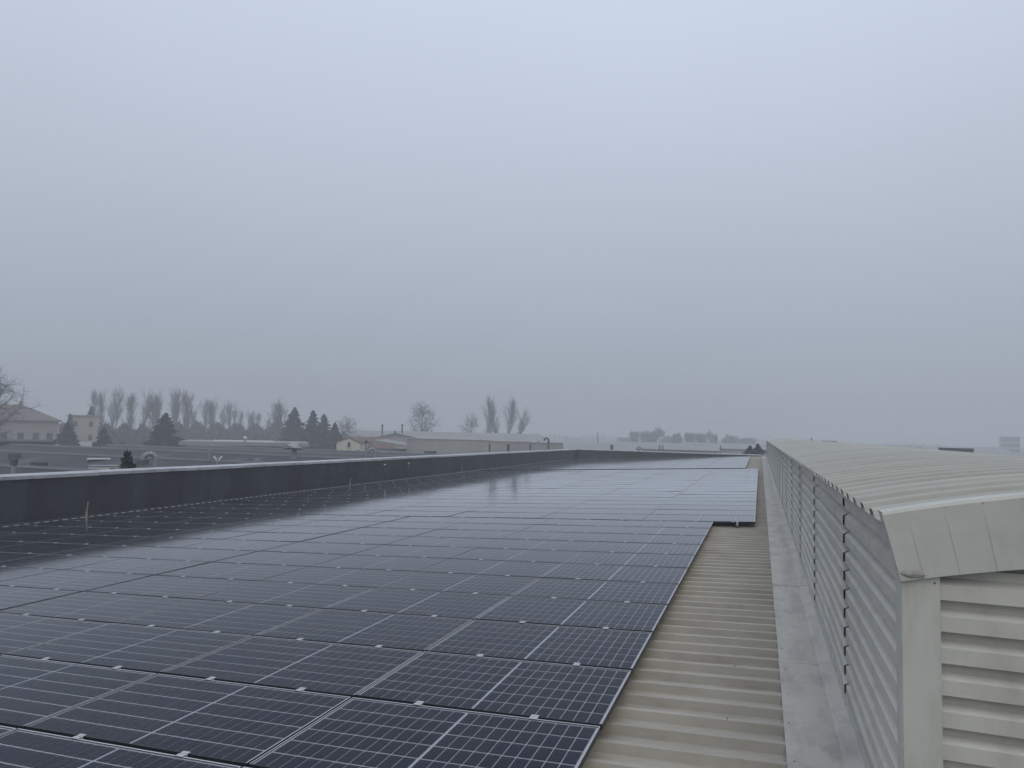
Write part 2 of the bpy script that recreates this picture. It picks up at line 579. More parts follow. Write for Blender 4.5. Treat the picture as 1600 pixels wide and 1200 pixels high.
mb.build('lining', 'dark_gap', monitor, mw=MINV)
# foot trim where the cladding meets the flashing
mb = MB()
mb.box(MX0 - 0.040, MX0 - 0.036, MY0 + 0.02, MY1, CAM_Z - 1.78, CAM_Z - 1.655)
mb.build('foot_trim', 'trim', monitor, mw=MINV)
# right side wall, plain ribs
mb = MB()
mb.grid([[(MX1 + 0.034 * w, yy, z) for w, z in cp] for yy in (MY0 + 0.05, MY1)])
mb.build('cladding_sheet', 'cladding', monitor, mw=MINV)

# end wall cladding
EY = MY0 + 0.052


def end_sheet(x0, x1, lift):
    mb = MB()
    mb.grid([[(x, EY - 0.042 * w - lift * (1 if w else 0.2), z) for w, z in clad_profile(CAM_Z - 0.507, CAM_Z - 1.95)] for x in (x0, x1)])
    mb.build('cladding_sheet', 'cladding_end', monitor, mw=MINV)


end_sheet(0.652, 1.75, 0.0)
end_sheet(1.70, 2.80, 0.003)
end_sheet(2.75, MX1, 0.0)
mb = MB()                                          # upper infill behind the verge, follows the arc
mb.grid([[(x, EY + 0.02, CAM_Z - 1.9), (x, EY + 0.02, arc(x) - 0.02)] for x in [MX0 + (MX1 - MX0) * i / 14 for i in range(15)]])
mb.build('end_panel', 'cladding_end', monitor, mw=MINV)
# ribs between the first full rib and the verge
mb = MB()
mb.grid([[(x, EY - 0.036 * w, z) for w, z in clad_profile(CAM_Z - 0.507 + 3 * PITCH, CAM_Z - 0.507)] for x in (1.0, 3.0)])
mb.build('cladding_sheet', 'cladding_end', monitor, mw=MINV)

# corner posts: folded angle trims
for sx, cx in ((1, MX0), (-1, MX1)):
    mb = MB()
    z0, z1 = CAM_Z - 1.95, CAM_Z - 0.45
    pts = [(cx - sx * 0.034, MY0 + 0.11), (cx - sx * 0.036, MY0 + 0.012), (cx - sx * 0.030, MY0), (cx + sx * 0.100, MY0), (cx + sx * 0.104, MY0 + 0.004), (cx + sx * 0.104, EY + 0.01)]
    mb.grid([[(x, yy, z) for x, yy in pts] for z in (z0, CAM_Z - 1.2, z1)])
    mb.build('corner_post', 'trim', monitor, mw=MINV)

# barrel roof sheets: four ribs each
BR = 0.292
ws = []
nseg = 20
X0, X1 = 0.463, 3.537
xs = [X0 + (X1 - X0) * i / nseg for i in range(nseg + 1)]


def barrel_mesh():
    mb = MB()
    pf = []
    for r in range(4):
        v = r * BR
        pf += [(v, 0.0), (v + BR * 0.56, 0.0), (v + BR * 0.62, 0.030), (v + BR * 0.66, 0.034), (v + BR * 0.86, 0.034), (v + BR * 0.92, 0.030)]
    pf += [(4 * BR, 0.0), (4 * BR + 0.02, 0.002)]
    rows = []
    for x in xs:
        n = Vector((2 * (x - XC) / RR2, 0, 1)).normalized()
        rows.append([(x + n.x * h, v, arc(x) - 0.034 + n.z * h) for v, h in pf])
    mb.grid(rows)
    # turned-down lips at both eaves so that the rib ends read as thin metal
    return mb.mesh('barrel_sheet', 'barrel')


bm_ = barrel_mesh()
y = MY0 + 0.02
k = 0
while y < MY1 - 0.5:
    link('barrel_sheet', bm_, monitor, MINV @ Matrix.Translation((random.uniform(-0.004, 0.004), y, 0.0015 * (k % 2))))
    y += 4 * BR
    k += 1
MYE = y
# closure boards under the eaves (dark foam behind the open rib ends) and eave rail
mb = MB()
for xx in (X0 + 0.05, X1 - 0.05):
    mb.face((xx, MY0 + 0.03, arc(xx) - 0.10), (xx, MYE, arc(xx) - 0.10), (xx, MYE, arc(xx) - 0.037), (xx, MY0 + 0.03, arc(xx) - 0.037))
mb.build('eave_closure', 'cladding', monitor, mw=MINV)

# verge: curved fascia on the end, folded from short lengths
seg = 0.128
x = X0 + 0.004
k = 0
while x < X1 - 0.01:
    x1 = min(x + (0.085 if k == 0 else seg), X1 - 0.004)
    mb = MB()
    o = 0.0
    rows = []
    for i in range(4):
        xx = x - 0.004 + (x1 - x + 0.008) * i / 3
        n = Vector((2 * (xx - XC) / RR2, 0, 1)).normalized()
        p = Vector((xx, 0, arc(xx)))
        bend = 0.0013 if i == 0 else 0.0
        rows.append([(p.x + n.x * 0.008, MY0 + 0.085, p.z + n.z * 0.010), (p.x + n.x * 0.010, MY0 - 0.012, p.z + n.z * 0.010),
                     (p.x + n.x * 0.004, MY0 - 0.018 - o, p.z - n.z * 0.002), (p.x - n.x * 0.10, MY0 - 0.020 - o - bend, p.z - n.z * 0.10),
                     (p.x - n.x * 0.265, MY0 - 0.020 - o - bend, p.z - n.z * 0.265), (p.x - n.x * 0.270, MY0 + 0.02, p.z - n.z * 0.268)])
    mb.grid(rows)
    mb.build('verge_trim', 'trim', monitor, mw=MINV)
    x = x1
    k += 1
mb = MB()                                          # closing edge of the verge at its left end
n = Vector((2 * (X0 - XC) / RR2, 0, 1)).normalized()
p = Vector((X0, 0, arc(X0)))
a0, a1 = p + n * 0.010, p - n * 0.268
mb.face((a0.x, MY0 + 0.085, a0.z), (a0.x, MY0 - 0.018, a0.z), (a1.x, MY0 - 0.021, a1.z), (a1.x, MY0 + 0.03, a1.z))
mb.build('verge_end', 'trim', monitor, mw=MINV)
mb = MB()                                          # lump of old sealant where verge and post meet
rng_ = random.Random(3)
cxs, czs = 0.566, arc(0.566) - 0.262
ring = []
for r_i, (rr_, dd) in enumerate(((0.0, 0.009), (0.014, 0.007), (0.026, 0.001))):
    ring.append([(cxs + rr_ * rng_.uniform(0.8, 1.2) * 1.5 * math.cos(t * math.pi / 5), MY0 - 0.021 - dd * rng_.uniform(0.7, 1.1),
                  czs + 0.012 + rr_ * rng_.uniform(0.6, 1.0) * 0.75 * math.sin(t * math.pi / 5)) for t in range(11)])
mb.grid(ring)
mb.build('sealant', 'rust_post', monitor, mw=MINV)
mb = MB()
mb.box(MX0 - 0.05, MX1 + 0.05, MY1, MY1 + 0.05, CAM_Z - 1.9, CAM_Z - 0.30)
mb.build('end_panel', 'cladding_end', monitor, mw=MINV)
mb = MB()
mb.box(MX0 - 0.075, MX0 + 0.06, MY1 - 0.06, MY1 + 0.06, CAM_Z - 1.9, CAM_Z - 0.28)
mb.build('corner_post', 'trim', monitor, mw=MINV)

sc_ = MB()                                         # hex screw on a washer
sc_.tube((0, 0, 0), (0, 0, 0.0025), 0.011, 0.011, 10, True)
sc_.tube((0, 0, 0.0025), (0, 0, 0.0075), 0.006, 0.0055, 6, True)
SCREW = sc_.mesh('screw', 'dark_metal')
v = 2.6
while v < 22.0:
    link('screw', SCREW, warehouse, WINV @ ROOF @ Matrix.Translation((0.085 + random.uniform(-0.008, 0.008), v + random.uniform(-0.02, 0.02), CREST + 0.0125)) @ Matrix.Scale(0.5, 4))
    v += RIB * 2
k0 = int((2.6 - Y_NEAR) / RIB)
for k in range(k0, k0 + 52, 4):                    # sheet fixings on the rib crests
    for uu in (-0.28,):
        link('screw', SCREW, warehouse, WINV @ ROOF @ Matrix.Translation((uu + random.uniform(-0.02, 0.02), Y_NEAR + (k + 0.85) * RIB, CREST + 0.0003)) @ Matrix.Scale(0.6, 4))
for k in range(2):                                 # rivets down the corner post and along the end cladding
    link('screw', SCREW, monitor, MINV @ Matrix.Translation((0.645, MY0 - 0.0003, CAM_Z - 0.56 - 0.73 * k)) @ Matrix.Rotation(math.pi / 2, 4, 'X') @ Matrix.Scale(0.35, 4))

# ------------------------------------------------------------------ solar panels


class PanelKind:
    def __init__(self, W, H, ncol, clamp_u):
        self.W, self.H, self.ncol, self.clamp_u = W, H, ncol, clamp_u
        # root: white backing sheet with its edge body
        mb = MB()
        mb.face((0, 0, -0.007), (W, 0, -0.007), (W, H, -0.007), (0, H, -0.007))
        self.back = mb.mesh('solar_panel', 'backsheet')
        fb = MB()
        lip, near = 0.005, 0.005
        zt, zb = 0.0, -0.036
        ring_o = [(0, 0), (W, 0), (W, H), (0, H)]
        ring_i = [(lip, near), (W - lip, near), (W - lip, H - lip), (lip, H - lip)]
        for a in range(4):
            b = (a + 1) % 4
            fb.face((*ring_o[a], zb), (*ring_o[b], zb), (*ring_o[b], zt - 0.001), (*ring_o[a], zt - 0.001))
            fb.face((*ring_o[a], zt - 0.001), (*ring_o[b], zt - 0.001), (*ring_i[b], zt), (*ring_i[a], zt))
            fb.face((*ring_i[a], zt), (*ring_i[b], zt), (*ring_i[b], -0.006), (*ring_i[a], -0.006))
        self.frame = fb.mesh('frame', 'frame')
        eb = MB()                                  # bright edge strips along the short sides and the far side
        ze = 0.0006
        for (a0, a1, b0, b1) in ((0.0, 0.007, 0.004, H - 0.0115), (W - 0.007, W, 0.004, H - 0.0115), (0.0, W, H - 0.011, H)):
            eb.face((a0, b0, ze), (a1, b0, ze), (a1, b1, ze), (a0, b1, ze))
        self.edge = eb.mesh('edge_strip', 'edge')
        gb = MB()
        gb.face((lip, near, -0.0012), (W - lip, near, -0.0012), (W - lip, H - lip, -0.0012), (lip, H - lip, -0.0012))
        self.glass = gb.mesh('glass_pane', 'solar_glass')
        # half-cut cells, two fields left and right of the centre line, six rows
        mx, mid, m0, m1 = 0.018, 0.014, 0.003, 0.018
        half = (W - 2 * mx - mid) / 2
        self.cu, self.cv = half / ncol, (H - m0 - m1) / 6
        self.cells = []
        for f in range(2):
            for c in range(ncol):
                for r in range(6):
                    self.cells.append((mx + f * (half + mid) + c * self.cu, m0 + r * self.cv))
        g, gv = 0.0029, 0.0060
        cb = MB()
        cb.face((g, gv, 0), (self.cu - g, gv, 0), (self.cu - g, self.cv - gv, 0), (g, self.cv - gv, 0))
        self.cell = cb.mesh('cell', 'cell')
        ab = MB()
        for (a, b) in self.cells:
            ab.face((a + g, b + gv, -0.0045), (a + self.cu - g, b + gv, -0.0045), (a + self.cu - g, b + self.cv - gv, -0.0045), (a + g, b + self.cv - gv, -0.0045))
        self.field = ab.mesh('solar_cells', 'cell')


cl = MB()                                          # mid clamp: two lips bridging the gap, a channel and a bolt
cl.box(-0.025, 0.025, -0.050, -0.026, 0.0015, 0.0055)
cl.box(-0.025, 0.025, -0.011, 0.011, 0.0016, 0.0056)
cl.box(-0.025, 0.025, -0.026, -0.011, -0.020, 0.0035, 'b')
cl.tube((0, -0.0185, -0.001), (0, -0.0185, 0.0075), 0.007, 0.007, 6, True)
CLAMP = cl.mesh('clamp', 'clamp')
SMALL = PanelKind(1.688, 1.002, 10, (0.484, 1.272))
LARGE = PanelKind(2.230, 1.112, 12, (0.39, 1.09, 1.81))
CT = Matrix.Translation((0, 0, -0.0045))


def panel(kind, u_left, v0, label, group, single_cells=False):
    tilt = Matrix.Rotation(random.gauss(0, 0.0011), 4, 'X') @ Matrix.Rotation(random.gauss(0, 0.0017), 4, 'Y')
    c = Matrix.Translation((kind.W / 2, kind.H / 2, 0))
    mw = ROOF @ Matrix.Translation((u_left, v0, random.uniform(-0.0008, 0.0008))) @ c @ tilt @ c.inverted()
    o = link('solar_panel', kind.back, None, mw)
    tag(o, label, 'solar panel', group)
    link('frame', kind.frame, o)
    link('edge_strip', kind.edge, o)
    link('glass_pane', kind.glass, o)
    if single_cells:
        for (a, b) in kind.cells:
            link('cell', kind.cell, o, Matrix.Translation((a, b, -0.0045)))
    else:
        link('solar_cells', kind.field, o, kind='stuff')
    for cu in kind.clamp_u:
        link('clamp', CLAMP, o, Matrix.Translation((cu, 0.0, 0.0)))
    return o


# near array: 1.68 m panels, nine columns counted from the corrugated strip
cols = []
u = -0.97
for j in range(9):
    cols.append(u - 1.688)
    u -= 1.704
    if j == 3:
        u -= 0.032                                 # the wider dark gap
vis = {-2: 4, -1: 5, 0: 5, 1: 6, 2: 7, 3: 8, 4: 9}
for i in range(-2, 10):
    for j in range(vis.get(i, 9)):
        lab = 'dark solar panel of near array, %s row from camera, %s from corrugated strip' % (ORD[i + 3], ORD[j + 1])
        panel(SMALL, cols[j], 4.16 + 1.04 * i, lab, 'panels of the near array', single_cells=(i <= 1 and j < 4 and not (i == -2 and j > 2)))

# middle array: larger panels, shifted towards the ridge
for r in range(21):
    for c in range(7):
        lab = 'large solar panel of middle array, %s row past step, %s from right edge' % (ORD[r + 1], ORD[c + 1])
        panel(LARGE, -0.18 - 2.230 - 2.240 * c, 14.60 + 1.148 * r, lab, 'panels of the middle array')
# far array behind the dark service gap
for r in range(7):
    for c in range(7):
        lab = 'distant solar panel of far array, %s row past gap, %s from right edge' % (ORD[r + 1], ORD[c + 1])
        panel(LARGE, -0.84 - 2.230 - 2.240 * c, 39.75 + 1.148 * r, lab, 'panels of the far array')
mb = MB()
mc = MB()
for r in range(7, 20):
    for c in range(7):
        uu, vv = -0.84 - 2.230 - 2.240 * c, 39.75 + 1.148 * r
        L = lambda a, b, z: ROOF @ Vector((uu + a, vv + b, z))
        for (a0, a1, b0, b1) in ((0, 2.222, 0, 0.004), (0, 2.222, 1.1, 1.112), (0, 0.012, 0.004, 1.1), (2.21, 2.222, 0.004, 1.1)):
            mc.face(L(a0, b0, 0), L(a1, b0, 0), L(a1, b1, 0), L(a0, b1, 0))
        mc.face(L(0, 0, -0.036), L(2.222, 0, -0.036), L(2.222, 0, 0), L(0, 0, 0))
        mc.face(L(2.222, 0, -0.036), L(2.222, 1.112, -0.036), L(2.222, 1.112, 0), L(2.222, 0, 0))
        mb.face(L(0.012, 0.004, -0.0012), L(2.21, 0.004, -0.0012), L(2.21, 1.1, -0.0012), L(0.012, 1.1, -0.0012))
        mc.face(L(0, 0, -0.03), L(2.222, 0, -0.03), L(2.222, 1.112, -0.03), L(0, 1.112, -0.03))
rest = mc.build('solar_panels', 'frame')
tag(rest, 'farthest rows of solar panels merging against the far parapet', 'solar panels', kind='stuff')
mb.build('glass_pane', 'solar_glass', rest, kind='stuff')
mb = MB()
for r in range(7, 20):
    for c in range(7):
        uu, vv = -0.84 - 2.230 - 2.240 * c, 39.75 + 1.148 * r
        mb.face(*[ROOF @ Vector((uu + a, vv + b, -0.006)) for a, b in ((0.02, 0.01), (2.2, 0.01), (2.2, 1.09), (0.02, 1.09))])
mb.build('solar_cells', 'cell', rest, kind='stuff')

# ------------------------------------------------------------------ small things on the roof and parapet
def anchor(x, y, label, h=0.42, lean=0.04):
    z = GZ + 0.03
    o = empty('roof_anchor', (x, y, z))
    tag(o, label, 'roof anchor', 'anchor posts along the parapet gutter')
    b = MB()
    b.tube((0, 0, -0.02), (0, 0, 0.05), 0.17, 0.13, 12)
    b.tube((0, 0, 0.05), (0, 0, 0.16), 0.13, 0.035, 12)
    b.build('boot', 'membrane', o)
    s = MB()
    s.tube((0, 0, 0.12), (lean * 0.4, 0, 0.30), 0.032, 0.030, 8)
    s.tube((lean * 0.4, 0, 0.30), (lean, 0, h), 0.016, 0.014, 8, True)
    s.build('post', 'rust_post', o)


anchor(-16.52, 13.30, 'short weathered post with black boot by the parapet, nearest on the left', 0.55)
anchor(-16.55, 25.6, 'small pale post by the parapet, middle one of three', 0.48)
anchor(-16.55, 37.4, 'small pale post by the parapet, farthest of three', 0.50)
for yy, lab in ((29.2, 'small round overflow spout on the dark parapet, left one of two'), (31.6, 'small round overflow spout on the dark parapet, right one of two')):
    o = empty('overflow_spout', (PX + 0.01, yy, cop_z(yy) - 0.33))
    tag(o, lab, 'spout', 'overflow spouts on the parapet')
    b = MB()
    b.tube((0, 0, 0), (0.10, 0, -0.01), 0.075, 0.07, 12)
    b.build('collar', 'coping', o)
    b = MB()
    b.tube((0.02, 0, 0), (0.13, 0, -0.012), 0.05, 0.05, 12)
    b.tube((0.0, 0, -0.30), (0.008, 0, -0.05), 0.06, 0.03, 8)
    b.build('pipe', 'dark_metal', o)

rail = MB()
rail.box(-0.02, 0.0, Y_NEAR + 16, 60.0, -0.06, -0.012)
rail_o = rail.build('edge_rail', 'frame', warehouse, mw=WINV @ ROOF @ Matrix.Translation((-16.44, 0, 0)))
cb_ = MB()
cb_.box(-0.035, 0.012, 0.0, 0.10, -0.012, 0.004)
CLIP = cb_.mesh('edge_clip', 'edge')
v = 9.2
while v < 59.5:
    link('edge_clip', CLIP, rail_o, Matrix.Translation((0, v, 0)))
    v += 0.24 + random.uniform(-0.006, 0.006)

# bracket left on the rail end at the step of the array
o = empty('rail_bracket', ROOF @ Vector((-0.52, 14.50, CREST)))
tag(o, 'small metal bracket under the near corner edge of the middle array', 'bracket')
b = MB()
b.box(-0.03, 0.03, -0.04, 0.10, 0.0, 0.05)
b.build('foot', 'dark_metal', o)
b = MB()
b.box(-0.022, 0.022, 0.02, 0.12, 0.05, 0.112)
b.build('clip', 'clamp', o)

# ------------------------------------------------------------------ background buildings


def facade_windows(root, wins, y=-0.02, glass='window_glass', frame='shutter', shutters=False):
    for (x, z, w, h) in wins:
        f = MB()
        t = 0.09
        f.box(x - w / 2 - t, x + w / 2 + t, y - 0.03, y + 0.06, z + h / 2, z + h / 2 + t)
        f.box(x - w / 2 - t, x + w / 2 + t, y - 0.08, y + 0.06, z - h / 2 - t, z - h / 2)
        f.box(x - w / 2 - t, x - w / 2, y - 0.03, y + 0.06, z - h / 2, z + h / 2)
        f.box(x + w / 2, x + w / 2 + t, y - 0.03, y + 0.06, z - h / 2, z + h / 2)
        if shutters:
            f.box(x - w / 2 - t - w * 0.55, x - w / 2 - t - 0.02, y - 0.05, y + 0.02, z - h / 2, z + h / 2)
            f.box(x + w / 2 + t + 0.02, x + w / 2 + t + w * 0.55, y - 0.05, y + 0.02, z - h / 2, z + h / 2)
        fo = f.build('window', frame, root)
        g = MB()
        g.box(x - w / 2, x + w / 2, y - 0.005, y + 0.03, z - h / 2, z + h / 2)
        g.build('pane', glass, fo)


def wall_box(root, w, d, h, m, x0=None, name='wall'):
    x0 = -w / 2 if x0 is None else x0
    return MB().box(x0, x0 + w, 0, d, 0, h, 'b').build(name, m, root)


def gable_roof(root, w, d, eave, ridge, m, over=0.35, axis='x', name='roof', wallm=None, th=0.18):
    b = MB()
    if axis == 'x':          # ridge runs along x
        for s, y0, y1 in ((0, -over, d / 2), (1, d + over, d / 2)):
            ze = eave - over * (ridge - eave) / (d / 2)
            q = [(-w / 2 - over, y0, ze), (w / 2 + over, y0, ze), (w / 2 + over, y1, ridge), (-w / 2 - over, y1, ridge)]
            if s:
                q = q[::-1]
            b.face(*[(x, yy, z + th) for x, yy, z in q])
            b.face(*[(x, yy, z) for x, yy, z in q[::-1]])
            b.face((-w / 2 - over, y0, ze), (w / 2 + over, y0, ze), (w / 2 + over, y0, ze + th), (-w / 2 - over, y0, ze + th))
        for xx in (-w / 2 - over, w / 2 + over):
            for y0, y1 in ((-over, d / 2), (d + over, d / 2)):
                b.face((xx, y0, ze), (xx, y1, ridge), (xx, y1, ridge + th), (xx, y0, ze + th))
    else:                    # ridge runs along y, gable faces the viewer
        ze = eave - over * (ridge - eave) / (w / 2)
        for s in (-1, 1):
            q = [(s * (w / 2 + over), -over, ze), (s * (w / 2 + over), d + over, ze), (0, d + over, ridge), (0, -over, ridge)]
            if s > 0:
                pass
            else:
                q = q[::-1]
            b.face(*[(x, yy, z + th) for x, yy, z in q])
            b.face(*[(x, yy, z) for x, yy, z in q[::-1]])
            for yy in (-over, d + over):
                b.face((s * (w / 2 + over), yy, ze), (0, yy, ridge), (0, yy, ridge + th), (s * (w / 2 + over), yy, ze + th))
            b.face((s * (w / 2 + over), -over, ze), (s * (w / 2 + over), d + over, ze), (s * (w / 2 + over), d + over, ze + th), (s * (w / 2 + over), -over, ze + th))
    r = b.build(name, m, root)
    if wallm:
        g = MB()
        if axis == 'x':
            for xx in (-w / 2, w / 2):
                g.face((xx, 0, eave), (xx, d, eave), (xx, d / 2, ridge))
        else:
            for yy in (0, d):
                g.face((-w / 2, yy, eave), (w / 2, yy, eave), (0, yy, ridge))
        g.build('gable', wallm, root)
    return r


def hip_roof(root, w, d, eave, ridge, m, over=0.5):
    b = MB()
    hw, o = w / 2, over
    rl = max(w - d, 1.0) / 2
    A = [(-hw - o, -o, eave), (hw + o, -o, eave), (hw + o, d + o, eave), (-hw - o, d + o, eave)]
    R0, R1 = (-rl, d / 2, ridge), (rl, d / 2, ridge)
    b.face(A[0], A[1], R1, R0)
    b.face(A[1], A[2], R1)
    b.face(A[2], A[3], R0, R1)
    b.face(A[3], A[0], R0)
    b.box(-hw - o, hw + o, -o, d + o, eave - 0.22, eave - 0.004)
    return b.build('roof', m, root)


def house(name, az, dist, label, cat='house', turn=0.0, group=None):
    x, yy = bearing(az, dist)
    o = empty(name, (x, yy, 0), math.radians(-az + turn))
    return tag(o, label, cat, group)


# big hipped house behind the bare tree, far left
h = house('house', -55.9, 172, 'big beige house with a hipped brown roof behind the bare tree, far left', turn=10)
wall_box(h, 17.0, 11, 8.75, 'render_beige')
r_ = hip_roof(h, 17.0, 11, 8.85, 12.0, 'roof_brown')
MB().box(2.2, 2.9, 4.2, 4.9, 10.8, 12.7).build('chimney', 'render_beige', r_)
facade_windows(h, [(x, z, 1.1, 1.5) for z in (5.5,) for x in (-6.4, -3.6, -0.8, 2.0, 4.6, 7.0)] + [(x, 2.0, 1.1, 1.6) for x in (-5, -1, 3, 6.4)], shutters=True)

# low annex with a dark roof slab
h = house('house', -56.0, 94, 'low pale annex with a thick dark roof and two dark windows, far left edge', turn=-6)
wall_box(h, 7.2, 8, 6.05, 'render_pink')
MB().box(-4.1, 4.1, -0.8, 8.8, 6.05, 6.55).build('roof', 'roof_dark', h)
facade_windows(h, [(-2.2, 5.15, 0.45, 0.9), (-0.35, 5.15, 0.45, 0.9), (1.25, 5.15, 0.45, 0.9)], frame='render_pink')
MB().tube((3.35, -0.1, 0), (3.35, -0.1, 6.0), 0.06, 0.06, 6).build('downpipe', 'shutter', h)

# pink block between conifers
h = house('apartment_block', -51.65, 183, 'narrow pinkish flat-roofed block between two dark conifers', 'building', turn=4)
wall_box(h, 5.6, 7, 10.0, 'render_pink')
MB().box(-3.0, 3.0, -0.3, 7.3, 10.0, 10.25).build('roof', 'roof_grey', h)
facade_windows(h, [(-1.6, 8.2, 0.7, 1.2), (1.4, 8.2, 0.7, 1.2), (-1.6, 5.2, 0.7, 1.2), (1.4, 5.2, 0.7, 1.2)])
h = house('outbuilding', -51.5, 150, 'small pale outbuilding low among the conifers on the left', 'building', turn=-8)
wall_box(h, 3.8, 4, 4.0, 'render_white')
gable_roof(h, 3.8, 4, 4.0, 4.9, 'roof_grey', axis='x', wallm='render_white')
MB().box(-0.5, 0.5, -0.05, 0.02, 0, 2.1).build('door', 'wall_dark', h)

# long flat-roofed office
h = house('office_building', -40.9, 120, 'long low flat-roofed building with white units under its eaves, left of centre', 'building', turn=-2)
wall_box(h, 18.6, 10, 5.55, 'wall_dark')
MB().box(-9.6, 9.9, -1.0, 10.6, 5.55, 6.15).build('roof', 'roof_grey', h)
MB().box(-4.9, 4.4, 1.0, 5.0, 6.15, 6.30).build('roof_light', 'white_paint', h)
for (x, z, w, hh) in ((-7.6, 5.0, 0.9, 0.3), (-2.6, 4.9, 0.55, 0.5), (-1.8, 4.9, 0.5, 0.5), (-0.9, 4.9, 0.5, 0.5), (-0.2, 4.9, 0.4, 0.5), (2.6, 4.95, 0.6, 0.45), (4.3, 4.95, 0.4, 0.45), (5.5, 4.95, 0.45, 0.5)):
    MB().box(x - w / 2, x + w / 2, -0.35, 0.0, z - hh / 2, z + hh / 2).build('wall_unit', 'white_paint', h)
b = MB()
b.box(-5.7, -2.6, -1.6, -0.3, 5.02, 5.16)
b.build('canopy', 'shutter', h)
x, yy = bearing(-40.92, 121)
o = empty('roof_vent', (x, yy, 6.15))
tag(o, 'small white turbine vent on the long flat roof', 'vent')
b = MB()
b.tube((0, 0, 0), (0, 0, 0.35), 0.14, 0.14, 8)
b.build('neck', 'zinc', o)
b = MB()
for i in range(6):
    a0, a1 = -math.pi / 2 + math.pi * i / 6, -math.pi / 2 + math.pi * (i + 1) / 6
    b.tube((0, 0, 0.62 + 0.32 * math.sin(a0)), (0, 0, 0.62 + 0.32 * math.sin(a1)), max(0.01, 0.32 * math.cos(a0)), max(0.01, 0.32 * math.cos(a1)), 10)
b.build('turbine', 'white_paint', o)

# dark factory just beyond the left parapet: low gabled bays side by side
fac = empty('factory', (-52.0, 45.0, 0.0))
tag(fac, 'dark low factory with shallow gabled bays just beyond the left parapet', 'building')
bays = [(8.0, 5.25, 6.15, 'roof_rusty'), (20.5, 5.2, 6.3, 'roof_dark'), (33.0, 5.0, 6.25, 'roof_dark'), (46.0, 4.9, 6.15, 'roof_dark'),
        (59.0, 4.7, 5.9, 'roof_dark'), (72.0, 4.6, 5.7, 'roof_dark')]
for i, (y0, ez, rz_, mm) in enumerate(bays):
    y1 = bays[i + 1][0] if i < 5 else 85.0
    xw, xe = -78.0 + 52.0, -28.0 - i * 1.0 + 52.0      # local x
    w = MB()
    w.box(xw, xe, y0 - 45 + 0.02, y1 - 45 - 0.02, 0, ez, 't')
    ym = (y0 + y1) / 2 - 45
    for xx in (xe - 0.003, xw + 0.003):
        w.face((xx, y0 - 45 + 0.02, ez), (xx, y1 - 45 - 0.02, ez), (xx, ym, rz_))
    w.build('wall', 'wall_dark', fac)
    r = MB()
    r.face((xw - 0.3, y0 - 45, ez + 0.06), (xe + 0.4, y0 - 45, ez + 0.06), (xe + 0.4, ym, rz_ + 0.12), (xw - 0.3, ym, rz_ + 0.12))
    r.face((xw - 0.3, ym, rz_ + 0.12), (xe + 0.4, ym, rz_ + 0.12), (xe + 0.4, y1 - 45, ez + 0.06), (xw - 0.3, y1 - 45, ez + 0.06))
    r.face((xe + 0.4, y0 - 45, ez - 0.12), (xe + 0.4, ym, rz_ - 0.06), (xe + 0.4, ym, rz_ + 0.12), (xe + 0.4, y0 - 45, ez + 0.06))
    r.face((xe + 0.4, ym, rz_ - 0.06), (xe + 0.4, y1 - 45, ez - 0.12), (xe + 0.4, y1 - 45, ez + 0.06), (xe + 0.4, ym, rz_ + 0.12))
    ro = r.build('roof', mm, fac)
    c = MB()
    c.grid([[(xx, ym - 0.45, rz_ + 0.12 - 0.45 * (rz_ - ez) / 6 + 0.03), (xx, ym, rz_ + 0.19), (xx, ym + 0.45, rz_ + 0.12 - 0.45 * (rz_ - ez) / 6 + 0.03)] for xx in (xw - 0.3, xe + 0.42)])
    c.build('ridge_cap', 'ridge_metal', ro)
    c = MB()
    c.box(xw, xe + 0.5, y1 - 45 - 0.35, y1 - 45 + 0.35, ez + 0.02, ez + 0.16)
    c.build('box_gutter', 'ridge_metal', ro)
    for s_ in range(4):                             # small roof hatches and cowls
        hx = xe - 4.0 - s_ * 7.5 + random.uniform(-2, 2)
        hy = ym + random.choice((-1, 1)) * random.uniform(1.5, 4.5)
        hz = rz_ + 0.12 - abs(hy - ym) * (rz_ - ez) / ((y1 - y0) / 2)
        c = MB()
        c.box(hx - 0.3, hx + 0.3, hy - 0.3, hy + 0.3, hz - 0.2, hz + random.uniform(0.2, 0.55))
        c.build('roof_hatch', random.choice(('zinc', 'ridge_metal', 'wall_dark')), ro)
    if 0 < i < 5:
        for s in range(3):                          # strips of grimy rooflight
            xx = xe - 5 - s * 9
            t0, t1 = 0.25, 0.75
            q = MB()
            q.face(*[(xx + a, y0 - 45 + (ym - y0 + 45) * t, ez + 0.085 + (rz_ - ez + 0.06) * t) for a, t in ((0, t0), (1.6, t0), (1.6, t1), (0, t1))])
            q.build('rooflight', 'wall_dark', ro)


def on_factory(x, y):
    for i, (y0, ez, rz_, mm) in enumerate(bays):
        y1 = bays[i + 1][0] if i < 5 else 85.0
        if y0 <= y <= y1:
            ym = (y0 + y1) / 2
            return rz_ - (rz_ - ez) * abs(y - ym) / ((y1 - y0) / 2)
    return 5.0


